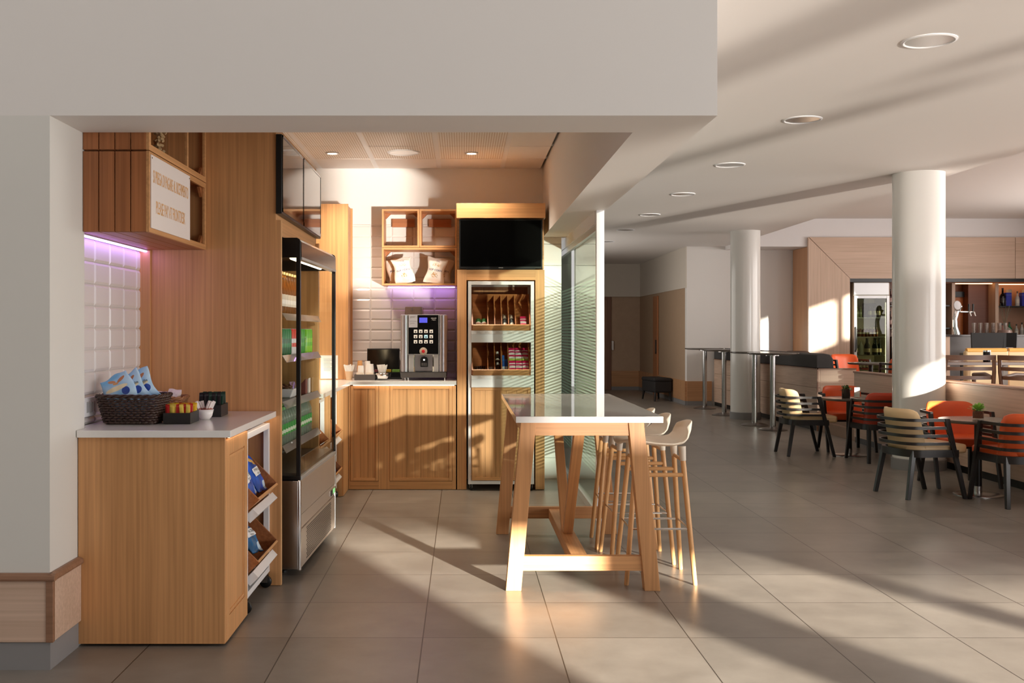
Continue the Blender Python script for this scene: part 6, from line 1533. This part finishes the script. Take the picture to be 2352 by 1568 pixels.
# bar counter
bc = thing('bar_counter', 'dark grey bar counter with glasses standing on it', 'counter', (9.0, 16.8, PZ))
build('front', at(bc, MB().box(7.80, 10.58, 16.50, 16.56, PZ, 1.30)), M('graphite_panel', (72, 66, 64), 0.28, 0.2, var=0.2, nscale=2), bc)
build('end_panel', at(bc, MB().box(7.50, 7.80, 16.50, 17.2, PZ, 1.30)), ash_z, bc)
build('body', at(bc, MB().box(7.80, 10.58, 16.56, 17.15, PZ, 1.30)), blackmat, bc)
build('top', at(bc, MB().box(7.48, 10.58, 16.46, 17.2, 1.30, 1.33)), M('dark_stone', (60, 52, 50), 0.15, var=0.2), bc, bevel=0.003)
BT = 1.3305
bt2 = thing('beer_tap', 'chrome beer tap column with a round badge on the bar counter', 'beer tap', (8.03, 16.85, BT))
build('column', MB().tube([(0.05, 0, 0), (0.05, 0, 0.012), (0.02, 0, 0.12), (0.015, 0, 0.25), (0.05, 0, 0.38), (0.10, 0, 0.47)], [0.055, 0.055, 0.045, 0.04, 0.042, 0.045], 18), chrome, bt2, smooth=40)
m = MB().lathe([(0, 0.02), (0.07, 0.015), (0.075, 0.0), (0.075, -0.02), (0.0, -0.02)], n=32, caps=False); m.xf(Matrix.Translation((0.05, -0.02, 0.47)) @ Matrix.Rotation(R(70), 4, 'X') @ Matrix.Rotation(R(-25), 4, 'Y') @ Matrix.Diagonal((0.8, 1.2, 1, 1)))
bd = build('badge', m, chrome, bt2, smooth=40)
m = MB().lathe([(0, 0.003), (0.06, 0.0), (0.0, 0.0)], n=32, caps=False); m.xf(Matrix.Translation((0.05, -0.02, 0.47)) @ Matrix.Rotation(R(70), 4, 'X') @ Matrix.Rotation(R(-25), 4, 'Y') @ Matrix.Diagonal((0.8, 1.2, 1, 1)) @ Matrix.Translation((0, 0, 0.021)))
build('badge_face', m, M('badge_white', (236, 236, 240), 0.3), bd)
build('crossbar', MB().tube([(0.10, 0, 0.37), (0.33, 0, 0.365)], 0.016, 12), chrome, bt2, smooth=40)
for x in (0.24, 0.31):
    build('spout', MB().tube([(x, -0.01, 0.37), (x, -0.05, 0.36), (x + 0.01, -0.07, 0.30)], [0.012, 0.012, 0.008], 10), chrome, bt2, smooth=40)
    build('handle', MB().tube([(x, -0.005, 0.38), (x, -0.01, 0.50)], [0.012, 0.016], 10), black, bt2, smooth=40)
gl0 = None; glm = glass('tumbler_glass', (226, 218, 212), 1.5, 0.12, (220, 205, 195))
for i in range(11):
    loc = (8.30 + 0.052 * i + (0.02 if i % 2 else 0), 16.75 + 0.11 * (i % 2), BT); h = 0.20 if i > 2 else 0.17
    if gl0 is None: gl0 = single('tumbler', MB().lathe([(0, 0.004), (0.026, 0), (0.024, 0.06), (0.029, 0.19), (0.0275, 0.19), (0.0225, 0.06), (0.02, 0.01), (0, 0.01)], n=18, caps=False), glm, 'clear tall glass standing on the bar counter', 'glass', loc, group='clear glasses on the bar counter', smooth=40)
    else: dup(gl0, loc)
t = thing('plant_vase', 'bulbous glass vase with thin dark twigs on the bar counter', 'vase', (8.72, 16.585, BT))
build('vase', MB().lathe([(0, 0.0), (0.11, 0.0), (0.115, 0.03), (0.10, 0.08), (0.04, 0.13), (0.022, 0.16), (0.026, 0.19)], n=28, caps=False), glm, t, smooth=40)
build('filling', MB().lathe([(0, 0.004), (0.105, 0.004), (0.11, 0.03), (0.095, 0.07), (0, 0.075)], n=28, caps=False), M('vase_filling', (120, 92, 84), 0.6, var=0.3, nscale=50), t, smooth=40)
tw = MB(); rnd = random.Random(9)
for i in range(9):
    a = rnd.uniform(0, 6.28); l_ = rnd.uniform(0.25, 0.42); tw.tube([(0, 0, 0.08), (0.015 * math.cos(a), 0.015 * math.sin(a), 0.2), (0.09 * math.cos(a), 0.09 * math.sin(a), 0.15 + l_)], 0.0022, 5)
build('twigs', tw, M('twig', (70, 66, 48), 0.7), t)

# seats of the bar side (raised floor)
up1 = dup(co, (5.78, 15.4, PZ), (0, 0, R(-78)), 'orange lounge chair facing the lounge beyond the bench end')
dup(co, (5.86, 13.7, PZ), (0, 0, R(84)), 'sunlit orange slatted chair on the raised floor beside the column', group='chairs on the raised bar floor'); up1['group'] = 'chairs on the raised bar floor'
dup(ch, (5.78, 16.6, PZ), (0, 0, R(8)), 'beige chair half hidden beyond the grey bench end', group='chairs on the raised bar floor')
dup(lt, (5.78, 14.6, PZ), label='round dark low table between the raised orange chairs', group='tables on the raised bar floor')
dk = dup(ch, (5.90, 18.0, PZ), (0, 0, R(-90)), 'dark brown chair top peeking over the bench near the portal', group='chairs on the raised bar floor', mats=[(beige, M('brown_leather', (76, 58, 50), 0.5))])
dup(ch, (5.28, 18.1, PZ), (0, 0, R(-90)), 'cream chair top peeking over the bench in front of the far white wall', group='chairs on the raised bar floor', mats=[(beige, M('cream_leather', (232, 218, 198), 0.45))])
walnut_x = wood('walnut_rail', (104, 72, 54), 'x', 0.7, 0.35)
def armchair(loc, rz, label):
    """walnut armchair with open horizontal back rails; faces local +y"""
    t = thing('armchair', label, 'chair', loc, rz, 'walnut armchairs behind the low partition')
    for s in (-1, 1):
        build('back_post', MB().tube([(s * 0.26, -0.28, 0.0), (s * 0.255, -0.25, 0.42), (s * 0.25, -0.30, 0.66), (s * 0.235, -0.33, 0.82)], [0.018, 0.022, 0.02, 0.018], 10), walnut, t, smooth=40)
        build('front_leg', MB().tube([(s * 0.27, 0.26, 0.0), (s * 0.27, 0.24, 0.60)], [0.017, 0.022], 10), walnut, t, smooth=40)
        build('arm', MB().tube([(s * 0.25, -0.28, 0.60), (s * 0.285, 0.0, 0.625), (s * 0.275, 0.26, 0.61)], [0.017, 0.022, 0.022], 10), walnut, t, smooth=40)
    for i, (z, r) in enumerate(((0.81, 0.026), (0.695, 0.019), (0.60, 0.019))):
        y = -0.33 + 0.03 * i
        pts = [(-0.25 + 0.5 * k / 14, y - 0.04 * math.sin(PI * k / 14)) for k in range(15)]
        build('top_rail' if i == 0 else 'back_rail', MB().ribbon(pts, z - r, z + r, 0.022), walnut_x, t, smooth=40)
    build('seat', MB().box(-0.25, 0.25, -0.24, 0.26, 0.38, 0.45), M('dark_seat', (54, 44, 40), 0.6), t, bevel=0.015)
    build('seat_frame', MB().box(-0.26, 0.26, -0.26, 0.25, 0.33, 0.38), walnut, t)
    return t
ac = armchair((5.28, 11.0, PZ), R(-4), 'walnut armchair with open back rails just past the big column')
dup(ac, (5.95, 10.6, PZ), (0, 0, R(-62)), 'walnut armchair turned sideways at the frame edge behind the partition')
dt = thing('dining_table', 'dark wooden table behind the walnut armchair with a glass jar on it', 'table', (5.85, 11.95, PZ))
build('table_top', MB().box(-0.55, 0.65, -0.35, 0.35, 0.70, 0.735), wood('cocoa_top', (112, 74, 54), 'x', 0.8, 0.25), dt, bevel=0.003)
for sx in (-0.48, 0.58):
    for sy in (-0.29, 0.29): build('leg', MB().box(sx - 0.03, sx + 0.03, sy - 0.03, sy + 0.03, 0, 0.70), walnut, dt)
t = thing('glass_jar', 'dark metal and glass jar on the table behind the partition', 'jar', (5.95, 11.70, PZ + 0.7355))
build('jar', MB().lathe([(0, 0), (0.038, 0), (0.04, 0.006), (0.04, 0.11), (0.037, 0.115)], n=24), M('black_chrome', (52, 48, 48), 0.12, 0.9, var=0.4, nscale=60), t, smooth=40); build('lid', MB().lathe([(0.04, 0.115), (0.04, 0.13), (0, 0.132)], n=24), chrome, t, smooth=40)
for i, (x, y, lb) in enumerate(((6.45, 13.0, 'beige upholstered armless chair with broad back behind the jar'), (7.02, 13.1, 'beige upholstered armless chair at the frame edge behind the jar'))):
    t = thing('upholstered_chair', lb, 'chair', (x, y, PZ), R(3), 'beige upholstered chairs on the bar floor')
    build('backrest', MB().box(-0.27, 0.27, -0.30, -0.22, 0.36, 0.84), beige, t, bevel=0.02, smooth=40); build('seat', MB().box(-0.27, 0.27, -0.22, 0.26, 0.34, 0.45), beige, t, bevel=0.02, smooth=40)
    for sx in (-1, 1):
        for y_ in (-0.24, 0.22): build('leg', MB().box(sx * 0.23 - 0.018, sx * 0.23 + 0.018, y_ - 0.018, y_ + 0.018, 0, 0.345), darkwood, t)
    build('top_roll', MB().tube([(-0.25, -0.27, 0.845), (0.25, -0.27, 0.845)], 0.03, 12), M('honey_leather', (240, 176, 84), 0.45), t, smooth=40)
def bar_chair(loc, rz, label):
    t = thing('bar_chair', label, 'bar stool', loc, rz, 'black high chairs at the bar counter')
    for s in (-1, 1):
        build('back_post', MB().hexa([(s * 0.20 - 0.02, -0.25, 0), (s * 0.20 + 0.02, -0.25, 0), (s * 0.20 + 0.02, -0.21, 0), (s * 0.20 - 0.02, -0.21, 0)], [(s * 0.235 - 0.02, -0.24, 1.06), (s * 0.235 + 0.02, -0.24, 1.06), (s * 0.235 + 0.02, -0.21, 1.06), (s * 0.235 - 0.02, -0.21, 1.06)]), blackmat, t)
        build('front_leg', MB().box(s * 0.19 - 0.02, s * 0.19 + 0.02, 0.16, 0.20, 0, 0.70), blackmat, t)
        build('side_rail', MB().box(s * 0.195 - 0.012, s * 0.195 + 0.012, -0.21, 0.16, 0.25, 0.28), blackmat, t)
    build('back_panel', MB().hexa([(-0.21, -0.238, 0.84), (0.21, -0.238, 0.84), (0.21, -0.215, 0.84), (-0.21, -0.215, 0.84)], [(-0.222, -0.242, 1.06), (0.222, -0.242, 1.06), (0.222, -0.22, 1.06), (-0.222, -0.22, 1.06)]), blackmat, t)
    build('seat', MB().box(-0.22, 0.22, -0.21, 0.21, 0.70, 0.76), M('black_vinyl', (26, 22, 20), 0.45), t, bevel=0.012)
    build('foot_rest', MB().box(-0.18, 0.18, 0.17, 0.19, 0.24, 0.27), steel, t)
    return t
b0 = bar_chair((7.69, 15.3, PZ), R(0), 'black high chair at the bar counter nearest the beer tap')
dup(b0, (8.33, 15.92, PZ), (0, 0, R(-40)), 'black high chair at the bar counter farther from the beer tap')
